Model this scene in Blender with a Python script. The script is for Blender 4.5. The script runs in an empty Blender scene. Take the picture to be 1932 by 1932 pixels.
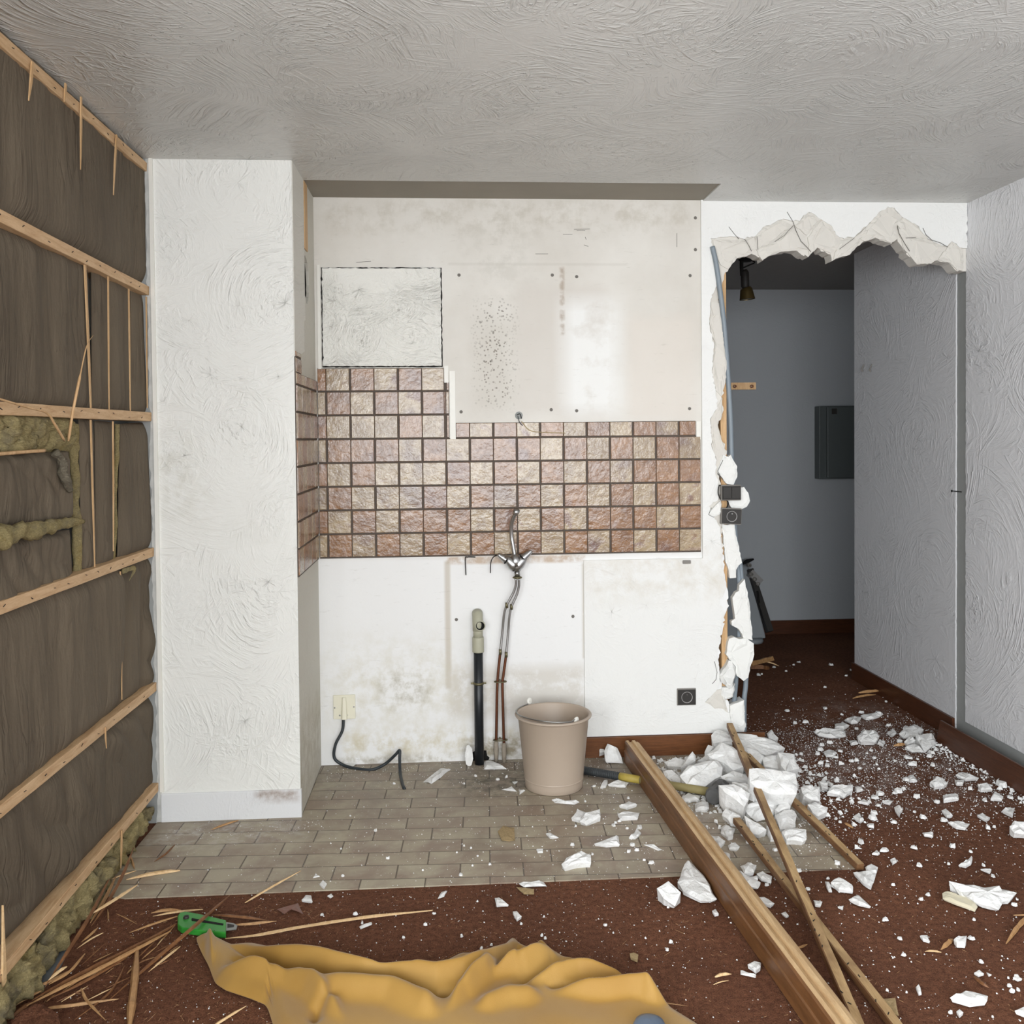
import bpy, bmesh, math, random
import numpy as np
from mathutils import Vector, Matrix, noise, geometry
S = bpy.context.scene
COL = S.collection
R = random.Random(7)
PI = math.pi
# ---------------------------------------------------------------- camera
CF, CSX, CSY, CYAW, CPIT, CROL, CD, CH = 1730.464, -2.230, -98.423, .06618, .02291, -.00963, 4.06864, 1.43973
_f = Vector((math.sin(CYAW)*math.cos(CPIT), math.cos(CYAW)*math.cos(CPIT), -math.sin(CPIT)))
_r = Vector((math.cos(CYAW), -math.sin(CYAW), 0)); _u = _r.cross(_f)
_r2 = _r*math.cos(CROL) + _u*math.sin(CROL); _u2 = _u*math.cos(CROL) - _r*math.sin(CROL)
CAM = Vector((0, -CD, CH))
cd = bpy.data.cameras.new('camera'); cam = bpy.data.objects.new('camera', cd); COL.objects.link(cam)
cd.sensor_width = 36; cd.lens = CF/1932*36; cd.shift_x = -CSX/1932; cd.shift_y = CSY/1932; cd.clip_start = .02
cam.matrix_world = Matrix((( _r2.x, _u2.x, -_f.x, CAM.x), (_r2.y, _u2.y, -_f.y, CAM.y), (_r2.z, _u2.z, -_f.z, CAM.z), (0, 0, 0, 1)))
S.camera = cam
# ---------------------------------------------------------------- light and exposure
S.view_settings.view_transform = 'Standard'; S.view_settings.look = 'None'; S.view_settings.gamma = 1
S.view_settings.use_curve_mapping = False
S.view_settings.exposure = 0.0
W = bpy.data.worlds.new('overcast_sky'); S.world = W; W.use_nodes = True
W.node_tree.nodes['Background'].inputs[0].default_value = (.75, .85, 1, 1)
W.node_tree.nodes['Background'].inputs[1].default_value = 1.0
def area(name, loc, rot, sx, sy, power, colr):
    l = bpy.data.lights.new(name, 'AREA'); l.shape = 'RECTANGLE'; l.size = sx; l.size_y = sy; l.energy = power; l.color = colr
    o = bpy.data.objects.new(name, l); COL.objects.link(o); o.location = loc; o.rotation_euler = rot; return o
area('window_daylight', (.5, -6.32, 1.48), (PI/2, 0, 0), 3.2, 1.7, 198, (.95, .98, 1))
area('added_side_fill', (-1.42, -4.6, 1.35), (PI/2, 0, -PI/2), 2.0, 1.7, 190, (.95, .98, 1))  # added fill lamp at an invented side window, brightens right wall and ceiling
# ---------------------------------------------------------------- measuring helpers: a sight line met with a real plane of the room
def sight(px, py):
    return _f*CF + _r2*(px-966-CSX) - _u2*(py-966-CSY)
def P(px, py, ax, val):
    d = sight(px, py); return CAM + d*((val-CAM[ax])/d[ax])
def Fl(px, py, z=0.0): return P(px, py, 2, z)
def Bk(px, py, y=0.0): return P(px, py, 1, y)
def Lw(px, py, x=-1.12): return P(px, py, 0, x)
def lin(r, g, b):
    c = lambda v: (v/255/12.92 if v/255 <= .04045 else ((v/255+.055)/1.055)**2.4)
    return (c(r), c(g), c(b), 1)
# ---------------------------------------------------------------- materials
class N:
    def __init__(s, name):
        s.m = bpy.data.materials.new(name); s.m.use_nodes = True; s.t = s.m.node_tree
        s.b = s.t.nodes['Principled BSDF']; s.co = s('TexCoord').outputs['Object']
    def __call__(s, typ, *ins, **kw):
        n = s.t.nodes.new(('ShaderNode'+typ))
        for k, v in kw.items():
            if k[:2] == 'i_': s.set(n.inputs[k[2:]], v)
            else: setattr(n, k, v)
        for i, v in enumerate(ins):
            if v is not None: s.set(n.inputs[i], v)
        return n
    def set(s, sock, v):
        if isinstance(v, bpy.types.NodeSocket): s.t.links.new(v, sock)
        elif isinstance(v, bpy.types.Node): s.t.links.new(v.outputs[0], sock)
        else: sock.default_value = v
    def ma(s, op, a, b=0.0, c=None, clamp=False):
        n = s('Math', a, b, operation=op, use_clamp=clamp)
        if c is not None: s.set(n.inputs[2], c)
        return n.outputs[0]
    def mul(s, a, b): return s.ma('MULTIPLY', a, b)
    def add(s, a, b): return s.ma('ADD', a, b)
    def sub(s, a, b): return s.ma('SUBTRACT', a, b)
    def ramp(s, v, a, b, lo=0.0, hi=1.0):
        n = s('MapRange', v, a, b, lo, hi); n.clamp = True; return n.outputs[0]
    def vm(s, op, a, b): return s('VectorMath', a, b, operation=op).outputs[0]
    def noise(s, vec, sc, det=3.0, rough=.5, dist=0.0, col=False):
        n = s('TexNoise'); s.set(n.inputs['Vector'], vec); n.inputs['Scale'].default_value = sc; n.inputs['Detail'].default_value = det
        n.inputs['Roughness'].default_value = rough; n.inputs['Distortion'].default_value = dist
        return n.outputs['Color' if col else 'Fac']
    def vor(s, vec, sc, out='Distance', feat='F1', rnd=1.0):
        n = s('TexVoronoi'); n.feature = feat; s.set(n.inputs['Vector'], vec); n.inputs['Scale'].default_value = sc
        n.inputs['Randomness'].default_value = rnd; return n.outputs[out]
    def scl(s, vec, v): return s.vm('MULTIPLY', vec, v)
    def mix(s, f, a, b):
        n = s('Mix'); n.data_type = 'RGBA'; s.set(n.inputs[0], f); s.set(n.inputs[6], a); s.set(n.inputs[7], b); return n.outputs[2]
    def xyz(s, v=None):
        n = s('SeparateXYZ', v or s.co); return n.outputs[0], n.outputs[1], n.outputs[2]
    def rect(s, a, c, a0, a1, c0, c1, soft=.01):
        f = s.mul(s.ramp(a, a0-soft, a0+soft), s.ramp(a, a1+soft, a1-soft))
        return s.mul(f, s.mul(s.ramp(c, c0-soft, c0+soft), s.ramp(c, c1+soft, c1-soft)))
    def bump(s, h, dist, strength=1.0, nrm=None):
        n = s('Bump'); n.inputs['Strength'].default_value = strength; n.inputs['Distance'].default_value = dist
        s.set(n.inputs['Height'], h)
        if nrm is not None: s.set(n.inputs['Normal'], nrm)
        return n.outputs[0]
    def fin(s, color=None, rough=.6, nrm=None, metal=0.0, spec=.5):
        if color is not None: s.set(s.b.inputs['Base Color'], color)
        s.set(s.b.inputs['Roughness'], rough); s.b.inputs['Metallic'].default_value = metal
        s.b.inputs['Specular IOR Level'].default_value = spec
        if nrm is not None: s.set(s.b.inputs['Normal'], nrm)
        return s.m
def plain(name, c, rough=.5, metal=0.0, var=.12, sc=30, bump=.0004, spec=.5):
    n = N(name); k = n.noise(n.co, sc, 4)
    d = tuple(x*(1-var) for x in c[:3])+(1,); l = tuple(min(1, x*(1+var)) for x in c[:3])+(1,)
    return n.fin(n.mix(k, d, l), rough, n.bump(k, bump) if bump else None, metal, spec)
def swirl_h(n, vec, s1=2.2, fine=1.0, off=(0, 0, 0), pl='xz'):
    """comb strokes of a brush: arcs about scattered centres, broken up along their length"""
    v = n.vm('ADD', vec, off); w = n.noise(v, 1.3, 2, col=True)
    v = n.vm('ADD', v, n.scl(n.vm('SUBTRACT', w, (.5, .5, .5)), (.35, .35, .35)))
    x, y, z = n.xyz(v); a, b = {'xz': (x, z), 'yz': (y, z), 'xy': (x, y)}[pl]
    p = n('CombineXYZ', a, b, 0.0).outputs[0]; out = None
    for k, (sc, fr, m) in enumerate(((s1, 95*fine, 1.0), (s1*1.6, 120*fine, .8), (s1*.7, 80*fine, .7))):
        q = n.vm('ADD', p, (k*3.1, k*1.7, 0)); c = n.vor(q, sc, 'Position'); r = n.vm('SUBTRACT', q, c)
        rx, ry, _ = n.xyz(r); rad = n('VectorMath', r, operation='LENGTH').outputs['Value']; ang = n.ma('ARCTAN2', ry, rx)
        cc = n('CombineXYZ', n.mul(rad, fr), n.mul(ang, 2.6), n.mul(n.vor(q, sc, 'Color'), 9.0))
        h = n.noise(cc, 1.0, 3, .55, .25); h = n.ma('POWER', n.ramp(h, .42, .78), 1.3)
        msk = n.ramp(n.noise(q, 3.1, 3), .42, .60, .16, 1.0)
        h = n.mul(h, n.mul(msk, m)); out = h if out is None else n.ma('MAXIMUM', out, h)
    return out
def plaster(name, c, s1=2.2, dist=.005, rough=.55, fine=1.0, off=(0, 0, 0), blobs=0.0, dirt=None, spec=.5, var=.05, pl='xz'):
    n = N(name); h = swirl_h(n, n.co, s1, fine, off, pl)
    h = n.add(h, n.add(n.mul(n.noise(n.co, 9, 4), .25), n.mul(n.noise(n.co, 75, 3), .10)))
    if blobs:
        bd = n.vor(n.co, 42); bm = n.ramp(bd, .22, .10); bm = n.mul(bm, n.ramp(n.noise(n.co, 5, 2), .47, .6)); h = n.add(h, n.mul(bm, blobs))
    col = n.mix(n.noise(n.co, 1.3, 4), tuple(x*(1-var) for x in c[:3])+(1,), c)
    if dirt:
        for (a0, a1, b0, b1, ax, soft, cc, amt) in dirt:
            q = n.xyz(); f = n.mul(n.rect(q[ax], q[2], a0, a1, b0, b1, soft), n.ramp(n.noise(n.co, 14, 5, .65), .38, .68)); col = n.mix(n.mul(f, amt), col, cc)
    return n.fin(col, rough, n.bump(h, dist), spec=spec)
def wood(name, c1, c2, ax=(1, 1, 12), rough=.5, bump=.0006, sc=9, spec=.4, stain=None):
    n = N(name); v = n.scl(n.co, ax)
    g = n.noise(v, sc, 5, .6, .6); g2 = n.noise(n.scl(v, (3, 3, 3)), sc*3, 3)
    col = n.mix(n.ramp(n.add(n.mul(g, .75), n.mul(g2, .25)), .33, .67), c1, c2)
    kn = n.ramp(n.vor(n.scl(n.co, tuple(.35+.65*(a > 3) if 0 else (1 if a > 3 else .35) for a in ax)), 5.5), .10, .03); col = n.mix(n.mul(kn, .55), col, tuple(x*.35 for x in c1[:3])+(1,))
    if stain: col = n.mix(n.ramp(n.noise(n.co, 5, 4), .5, .72), col, stain)
    return n.fin(col, rough, n.bump(g, bump), spec=spec)
# ---------------------------------------------------------------- mesh helpers
def tag(o, label=None, cat=None, group=None, kind=None):
    if label: o['label'] = label
    if cat: o['category'] = cat
    if group: o['group'] = group
    if kind: o['kind'] = kind
    return o
def mk(name, verts, faces, m, parent=None, smooth=False, mats=None, fm=None):
    me = bpy.data.meshes.new(name); me.from_pydata([tuple(v) for v in verts], [], faces)
    for q in (mats or [m]): me.materials.append(q)
    if fm: me.polygons.foreach_set('material_index', fm)
    if smooth: me.polygons.foreach_set('use_smooth', [True]*len(faces))
    bm = bmesh.new(); bm.from_mesh(me); bmesh.ops.recalc_face_normals(bm, faces=bm.faces); bm.to_mesh(me); bm.free()
    o = bpy.data.objects.new(name, me); COL.objects.link(o); o.parent = parent; return o
def bevel(o, w, seg=2):
    b = o.modifiers.new('b', 'BEVEL'); b.width = w; b.segments = seg; b.limit_method = 'ANGLE'; return o
def empty(name, loc=(0, 0, 0)):
    o = bpy.data.objects.new(name, None); COL.objects.link(o); o.location = loc; o.empty_display_size = .05; return o
class G:
    def __init__(s): s.v = []; s.f = []
    def box(s, a, b):
        i = len(s.v); x0, y0, z0 = a; x1, y1, z1 = b
        s.v += [(x0, y0, z0), (x1, y0, z0), (x1, y1, z0), (x0, y1, z0), (x0, y0, z1), (x1, y0, z1), (x1, y1, z1), (x0, y1, z1)]
        s.f += [tuple(i+k for k in q) for q in ((0, 3, 2, 1), (4, 5, 6, 7), (0, 1, 5, 4), (1, 2, 6, 5), (2, 3, 7, 6), (3, 0, 4, 7))]; return s
    def prism(s, poly, off):
        i = len(s.v); n = len(poly); off = Vector(off)
        s.v += [tuple(p) for p in poly] + [tuple(Vector(p)+off) for p in poly]
        s.f += [tuple(range(i, i+n)), tuple(range(i+2*n-1, i+n-1, -1))] + [(i+k, i+(k+1) % n, i+n+(k+1) % n, i+n+k) for k in range(n)]; return s
    def bar(s, p1, p2, w, h, up=(0, 0, 1), w2=None, h2=None):
        p1 = Vector(p1); p2 = Vector(p2); d = (p2-p1).normalized(); sd = d.cross(Vector(up)).normalized(); u = sd.cross(d)
        i = len(s.v)
        for p, a, b in ((p1, w, h), (p2, w2 or w, h2 or h)):
            s.v += [tuple(p+sd*a/2*x+u*b/2*y) for x, y in ((-1, -1), (1, -1), (1, 1), (-1, 1))]
        s.f += [tuple(i+k for k in q) for q in ((0, 1, 2, 3), (7, 6, 5, 4), (0, 4, 5, 1), (1, 5, 6, 2), (2, 6, 7, 3), (3, 7, 4, 0))]; return s
    def tube(s, pts, rad, seg=12, cap=True, ring=None):
        pts = [Vector(p) for p in pts]; n = len(pts); i0 = len(s.v); u = None
        for k, p in enumerate(pts):
            d = (pts[min(k+1, n-1)]-pts[max(k-1, 0)]).normalized()
            if u is None: u = d.orthogonal().normalized()
            else: u = (u-d*u.dot(d)).normalized()
            w = d.cross(u); r = rad[k] if isinstance(rad, (list, tuple)) else rad
            for a in range(seg):
                t = 2*PI*a/seg; q = p+(u*math.cos(t)+w*math.sin(t))*(r if ring is None else r*ring(k, t)); s.v.append(tuple(q))
        for k in range(n-1):
            for a in range(seg):
                b = (a+1) % seg; s.f.append((i0+k*seg+a, i0+k*seg+b, i0+(k+1)*seg+b, i0+(k+1)*seg+a))
        if cap: s.f.append(tuple(range(i0+seg-1, i0-1, -1))); s.f.append(tuple(range(i0+(n-1)*seg, i0+n*seg)))
        return s
    def lathe(s, prof, c, seg=40, ax=(0, 0, 1)):
        ax = Vector(ax).normalized(); u = ax.orthogonal().normalized(); w = ax.cross(u); i = len(s.v); c = Vector(c); n = len(prof)
        for r, z in prof:
            for a in range(seg):
                t = 2*PI*a/seg; s.v.append(tuple(c+ax*z+(u*math.cos(t)+w*math.sin(t))*max(r, 1e-5)))
        for k in range(n-1):
            for a in range(seg):
                b = (a+1) % seg; s.f.append((i+k*seg+a, i+k*seg+b, i+(k+1)*seg+b, i+(k+1)*seg+a))
        return s
    def mk(s, name, m, parent=None, smooth=False): return mk(name, s.v, s.f, m, parent, smooth)
def smoothpath(pts, n=8):
    pts = [Vector(p) for p in pts]; q = [pts[0]*2-pts[1]]+pts+[pts[-1]*2-pts[-2]]; out = []
    for i in range(1, len(q)-2):
        for k in range(n):
            t = k/n; a, b, c, d = q[i-1:i+3]
            out.append(.5*((2*b)+(c-a)*t+(2*a-5*b+4*c-d)*t*t+(3*b-a-3*c+d)*t**3))
    return out+[pts[-1]]
def jag(poly, amp, step=.02, skip=(), plane='xz', closed=True):
    """break the edges of an outline into short torn steps, in the plane of the outline"""
    out = []; n = len(poly)
    for k in range(n if closed else n-1):
        a = Vector(poly[k]); b = Vector(poly[(k+1) % n]); out.append(a)
        if k in skip: continue
        m = int((b-a).length/step)
        for j in range(1, m):
            q = a.lerp(b, (j+R.uniform(-.25, .25))/m); e1 = R.gauss(0, amp); e2 = R.gauss(0, amp)
            out.append(q+(Vector((e1, 0, e2)) if plane == 'xz' else Vector((0, e1, e2)) if plane == 'yz' else Vector((e1, e2, 0))))
    return out
# ================================================================ materials of the room
XL, XPL, XPR, PD, H, XR = -1.12, -1.103, -.5826, .5507, 2.5, 2.367
WHITE = lin(222, 223, 221)
m_ceil = plaster('ceiling_swirl_plaster', lin(204, 204, 200), 1.3, .006, .28, 1.15, blobs=.6, spec=.6, pl='xy')
m_pillar = plaster('pillar_swirl_plaster', lin(230, 230, 225), 2.0, .0048, .6, .8, (3, 1, 0), dirt=[(-1.1, -.95, 1.15, 1.45, 0, .08, lin(190, 186, 170), .6), (-.85, -.6, .98, 1.2, 0, .1, lin(196, 196, 186), .25)])
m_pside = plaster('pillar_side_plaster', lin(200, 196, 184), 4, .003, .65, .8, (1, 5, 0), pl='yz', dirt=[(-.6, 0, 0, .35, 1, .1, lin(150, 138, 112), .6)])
m_right = plaster('right_wall_swirl_plaster', lin(222, 222, 224), 1.5, .0052, .36, .8, (0, 2, 7), spec=.6, pl='yz')
m_pass = plaster('passage_wall_swirl_plaster', lin(214, 214, 216), 1.8, .0035, .45, .8, (4, 4, 1), pl='yz')
m_skin = plaster('partition_plaster', lin(232, 232, 229), 3.0, .0018, .6, .7, (9, 2, 4), dirt=[(.6, 1.3, .72, .93, 0, .06, lin(200, 190, 172), .5)])
m_panel = plaster('panel_swirl_plaster', lin(230, 229, 222), 4.2, .0065, .6, 1.3, (2, 8, 3))
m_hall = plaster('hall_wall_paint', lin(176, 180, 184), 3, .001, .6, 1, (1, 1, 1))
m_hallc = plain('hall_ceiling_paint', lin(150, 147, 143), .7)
m_raw = plain('raw_grey_plaster', lin(150, 152, 150), .8, var=.14, sc=6, bump=.001)
m_rawc = plain('bare_ceiling_plaster', lin(146, 140, 128), .8, var=.12, sc=5, bump=.001)
m_core = plain('broken_plaster_core', lin(212, 208, 200), .85, var=.06, sc=9, bump=.003)
m_skirt = wood('skirting_wood', lin(88, 52, 27), lin(118, 74, 42), (1.2, 1.2, 14), .38, .0003)
m_skirtd = wood('dark_skirting_wood', lin(66, 38, 24), lin(88, 52, 33), (1.2, 1.2, 14), .36, .0003)
m_pine = wood('pine', lin(180, 142, 102), lin(214, 182, 142), (9, 1, 9), .6, .0005)
m_pinez = wood('pine_upright', lin(176, 138, 94), lin(212, 176, 132), (9, 9, 1), .6, .0005)
m_white = plain('white_gloss_paint', lin(226, 224, 216), .4, var=.03)
m_black = plain('black_void', lin(14, 13, 12), .9, bump=0)
# carpet
n = N('red_brown_carpet'); c = n.co
a = n.noise(c, 260, 3, .7); b_ = n.noise(c, 60, 4, .6); l = n.noise(c, 3.2, 4, .6)
col = n.mix(n.ramp(n.add(n.mul(a, .6), n.mul(b_, .4)), .36, .66), lin(76, 45, 32), lin(150, 102, 76))
col = n.mix(n.ramp(l, .35, .7, 0, .35), col, lin(70, 44, 34))
X, Y, Z = n.xyz()
def blob(n, X, Y, cx, cy, rx, ry, e0=1.0, e1=.2):
    dx = n.mul(n.sub(X, cx), 1/rx); dy = n.mul(n.sub(Y, cy), 1/ry); return n.ramp(n.ma('SQRT', n.add(n.mul(dx, dx), n.mul(dy, dy))), e0, e1)
dust = n.add(blob(n, X, Y, 1.75, -.25, .85, .6), n.mul(blob(n, X, Y, 2.1, .25, .6, .7), .8))
dust = n.mul(dust, n.ramp(n.noise(c, 7, 6, .7), .45, .72)); col = n.mix(n.mul(dust, .42), col, lin(205, 196, 190))
lint = n.mul(n.ramp(n.vor(c, 130), .16, .05), n.ramp(n.noise(c, 30, 2), .5, .56)); col = n.mix(n.mul(lint, .6), col, lin(196, 160, 130))
m_carpet = n.fin(col, .95, n.bump(n.add(a, n.mul(b_, .6)), .007), spec=.15)
# floor tiles in running bond, laid a little askew
n = N('taupe_floor_tiles'); X, Y, Z = n.xyz(); TW, TH, ROT = .2105, .0962, math.radians(-2.3)
u = n.add(n.mul(X, math.cos(ROT)), n.mul(Y, math.sin(ROT))); v = n.add(n.mul(X, -math.sin(ROT)), n.mul(Y, math.cos(ROT)))
vr = n.mul(n.add(v, 1.0875), 1/TH); row = n.ma('FLOOR', vr); fv = n.ma('FRACT', vr)
ur = n.add(n.mul(n.add(u, .571), 1/TW), n.mul(n.ma('MODULO', n.add(row, 40), 2.0), .53)); ci = n.ma('FLOOR', ur); fu = n.ma('FRACT', ur)
ju = n.mul(n.ramp(fu, 0, .016), n.ramp(fu, 1, .984)); jv = n.mul(n.ramp(fv, 0, .03), n.ramp(fv, 1, .97)); jt = n.mul(ju, jv)
wn = n('TexWhiteNoise', n('CombineXYZ', ci, row, 0.0)).outputs['Value']
cl = n.noise(n.vm('ADD', n.co, n('CombineXYZ', n.mul(wn, 7), n.mul(wn, 5), 0.0)), 6, 4, .6, .4)
col = n.mix(n.ramp(cl, .36, .62), lin(142, 124, 108), lin(176, 167, 146)); col = n.mix(n.mul(wn, .35), col, lin(150, 134, 114))
col = n.mix(n.ramp(n.noise(n.co, 2.3, 5, .65), .50, .72, 0, .55), col, lin(104, 90, 76))
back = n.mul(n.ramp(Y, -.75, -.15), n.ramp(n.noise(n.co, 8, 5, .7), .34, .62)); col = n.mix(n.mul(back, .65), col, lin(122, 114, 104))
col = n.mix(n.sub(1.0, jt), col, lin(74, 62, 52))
wp = n.mul(blob(n, X, Y, 1.15, -.55, .5, .55), n.ramp(n.noise(n.co, 12, 6, .7), .46, .66)); wp = n.add(wp, n.mul(blob(n, X, Y, -.85, -.68, .45, .14), n.ramp(n.noise(n.co, 16, 5, .7), .48, .62)))
col = n.mix(n.mul(wp, .55), col, lin(206, 202, 196))
sp = n.mul(n.ramp(n.vor(n.co, 95), .14, .06), n.ramp(n.noise(n.co, 22, 3), .47, .56)); col = n.mix(n.mul(sp, .8), col, lin(226, 222, 214))
dk = n.mul(blob(n, X, Y, .18, -.28, .30, .20), n.ramp(n.noise(n.co, 25, 5, .7), .42, .6)); col = n.mix(n.mul(dk, .75), col, lin(64, 60, 48))
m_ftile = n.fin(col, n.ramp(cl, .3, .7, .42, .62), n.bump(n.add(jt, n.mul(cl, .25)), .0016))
# kitchen wall: old paint, patches where cupboards hung, mould, dirt
n = N('old_kitchen_wall_paint'); X, Y, Z = n.xyz()
big = n.noise(n.co, 1.6, 5, .6); col = n.mix(n.ramp(big, .35, .68), lin(206, 201, 192), lin(222, 219, 212))
col = n.mix(n.mul(n.rect(X, Z, .30, .70, 1.55, 2.12, .03), .6), col, lin(206, 200, 192))
col = n.mix(n.mul(n.rect(X, Z, .51, .76, 1.55, 2.05, .05), n.ramp(n.noise(n.co, 5, 5, .6), .3, .5)), col, lin(232, 232, 229))
col = n.mix(n.mul(n.rect(X, Z, .80, 1.10, 1.52, 1.98, .03), .6), col, lin(216, 208, 198))
col = n.mix(n.mul(n.rect(X, Z, .0, .8, 2.21, 2.215, .006), .28), col, lin(150, 143, 130))
col = n.mix(n.mul(n.rect(X, Z, .495, .515, 1.9, 2.2, .006), n.ramp(n.noise(n.co, 30, 4), .4, .6, 0, .6)), col, lin(150, 128, 106))
col = n.mix(n.mul(n.ramp(Z, .98, .90), .96), col, lin(232, 232, 231))
# mould
mm = n.mul(n.rect(X, Z, .13, .28, 1.60, 2.04, .04), n.ramp(n.noise(n.co, 9, 3), .30, .5)); vd = n.vor(n.co, 75); vb = n.vor(n.co, 42)
col = n.mix(n.mul(mm, n.mul(n.ramp(vd, .36, .2), .9)), col, lin(112, 104, 94)); col = n.mix(n.mul(mm, n.mul(n.ramp(vb, .26, .12), n.ramp(n.noise(n.co, 18, 2), .46, .52))), col, lin(92, 88, 82))
col = n.mix(n.mul(n.rect(X, Z, .12, .28, 1.56, 1.98, .05), .22), col, lin(168, 160, 146))
# lower wall: splash edges and dirt near the floor
for (a0, a1, c0, c1, sf, cc, am, e0, e1) in ((-.02, .60, .885, .918, .006, lin(176, 146, 114), .75, .36, .56), (-.03, -.005, .33, .9, .006, lin(190, 180, 164), .7, .2, .4), (.585, .602, .45, .88, .006, lin(196, 188, 174), .7, .2, .4),
    (-.02, .6, .20, .42, .03, lin(206, 201, 192), .8, .3, .5), (-.55, .05, .15, .52, .12, lin(196, 188, 160), .5, .42, .66), (-.30, -.12, .27, .40, .05, lin(140, 134, 122), .75, .46, .66),
    (-.5, .6, .03, .14, .04, lin(196, 184, 150), .7, .42, .64), (-.5, .0, .0, .04, .015, lin(170, 164, 150), .8, .42, .6), (.05, .35, .0, .10, .03, lin(130, 118, 92), .8, .38, .6), (-.55, 1.1, 2.36, 2.5, .05, lin(176, 168, 152), .5, .45, .66), (.1, .35, 2.1, 2.45, .1, lin(186, 182, 172), .4, .45, .6)):
    col = n.mix(n.mul(n.mul(n.rect(X, Z, a0, a1, c0, c1, sf), n.ramp(n.noise(n.co, 13, 6, .68), e0, e1)), am), col, cc)
ag = n.mul(n.ramp(n.noise(n.vm('MULTIPLY', n.co, (.6, 1, 3)), 22, 6, .7), .60, .72), .25); col = n.mix(ag, col, lin(150, 144, 132))
m_kit = n.fin(col, .62, n.bump(n.add(n.noise(n.co, 6, 5, .6), n.mul(n.noise(n.co, 60, 3), .12)), .002))
# ================================================================ room shell
def struct(o): o['kind'] = 'structure'; return o
g = G(); g.box((-1.4, -6.3, -.1), (4.4, 3.2, 0)); struct(g.mk('floor', m_carpet))
# tiled area (right and front edge as seen), 4 mm thick
FT = [Fl(236, 1697), Fl(1628, 1640), Fl(1553, 1561), Vector((1.19, .0, 0)), Vector((XPR+.002, -.0, 0)), Vector((XPR+.002, -PD-.004, 0)), Vector((XPL-.015, -PD-.004, 0)), Vector((-1.135, -1.1, 0))]
ex = Vector((math.cos(ROT), math.sin(ROT), 0)); ey = Vector((-ex.y, ex.x, 0))
FT[2] = FT[1]+ey*.85; FT[3] = FT[1]+ey*1.13; FT[3].y = min(FT[3].y, -.001); FT.insert(4, Vector((1.0, -.001, 0)))
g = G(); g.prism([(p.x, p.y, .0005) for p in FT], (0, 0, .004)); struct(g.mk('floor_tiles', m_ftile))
# ceiling with the bare strip over the kitchen wall
RX0, RX1, RY = -.583, 1.141, -.287
g = G(); T = .006
g.box((-1.4, -6.3, H-T), (XR+.2, RY, H+.1)); g.box((RX1, RY, H-T), (XR+.2, .0, H+.1)); g.box((-1.4, RY, H-T), (RX0, 0, H+.1)); struct(g.mk('ceiling', m_ceil))
g = G(); g.prism([(RX0, RY-.02, H), (RX1, RY-.02, H), (RX1, 0, H), (RX0, 0, H)], (0, 0, .1)); struct(g.mk('ceiling_bare_strip', m_rawc))
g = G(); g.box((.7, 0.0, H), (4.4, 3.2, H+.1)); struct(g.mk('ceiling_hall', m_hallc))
# left wall backing, rear wall with window, right wall
g = G(); g.box((-1.4, -3.5, 0), (-1.2, .1, H)); g.box((-1.4, -6.3, 0), (-1.2, -5.7, H)); g.box((-1.4, -5.7, 0), (-1.2, -3.5, .4)); g.box((-1.4, -5.7, 2.3), (-1.2, -3.5, H)); g.box((-1.2, -PD, 0), (XPL, .0, H)); struct(g.mk('wall_left', m_raw))  # opening behind the camera is left for the added side lamp
g = G(); g.box((-1.4, -6.3, 0), (-1.1, -6.2, H)); g.box((2.1, -6.3, 0), (XR+.2, -6.2, H)); g.box((-1.1, -6.3, 2.34), (2.1, -6.2, H)); g.box((-1.1, -6.3, 0), (2.1, -6.2, .62)); struct(g.mk('wall_rear', m_white))
w = G()
for x in (-1.1, .47, 2.03): w.box((x, -6.29, .62), (x+.07, -6.23, 2.34))
w.box((-1.1, -6.29, .62), (2.1, -6.23, .68)); w.box((-1.1, -6.29, 2.28), (2.1, -6.23, 2.34)); struct(w.mk('window_1', m_white))
w = G(); w.box((-1.36, -5.7, .4), (-1.3, -3.5, .46)); w.box((-1.36, -5.7, 2.24), (-1.3, -3.5, 2.3)); w.box((-1.36, -4.63, .4), (-1.3, -4.57, 2.3)); struct(w.mk('window_added_side', m_white))  # frame of the unseen side window, added to light the right wall
# right wall: plaster skin 5 mm proud of the grey wall body, a bare vertical strip where the partition met it, a bare foot strip
g = G(); g.box((XR+.006, -6.3, 0), (XR+.2, 1.165, H)); struct(g.mk('wall_right', m_raw))
jb = [(XR, -6.2, .105), (XR, .004, .105), (XR, .004, H-T), (XR, -6.2, H-T)]
e = [(XR, .002+R.gauss(0, .0014), z) for z in np.linspace(.11, H-T, 160)]
g = G(); g.prism([(XR, -6.2, .105)]+e+[(XR, -6.2, H-T)], (.007, 0, 0)); struct(g.mk('wall_right_plaster', m_right))
g = G(); g.prism([(XR, .086+R.gauss(0, .0009), z) for z in np.linspace(.02, H, 120)]+[(XR, 1.166, H), (XR, 1.166, 0.0)], (.008, 0, 0)); struct(g.mk('wall_passage', m_pass))
# hall beyond
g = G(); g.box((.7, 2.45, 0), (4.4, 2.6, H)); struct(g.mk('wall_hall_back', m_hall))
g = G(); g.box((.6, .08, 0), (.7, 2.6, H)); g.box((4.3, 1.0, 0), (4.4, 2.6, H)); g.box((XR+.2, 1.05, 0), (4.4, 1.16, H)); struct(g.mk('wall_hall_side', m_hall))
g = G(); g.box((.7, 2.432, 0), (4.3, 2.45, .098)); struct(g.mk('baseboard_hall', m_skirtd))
g = G(); g.box((XR-.013, .09, 0), (XR-.0005, 1.18, .1)); struct(g.mk('baseboard_passage', m_skirtd))
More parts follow.
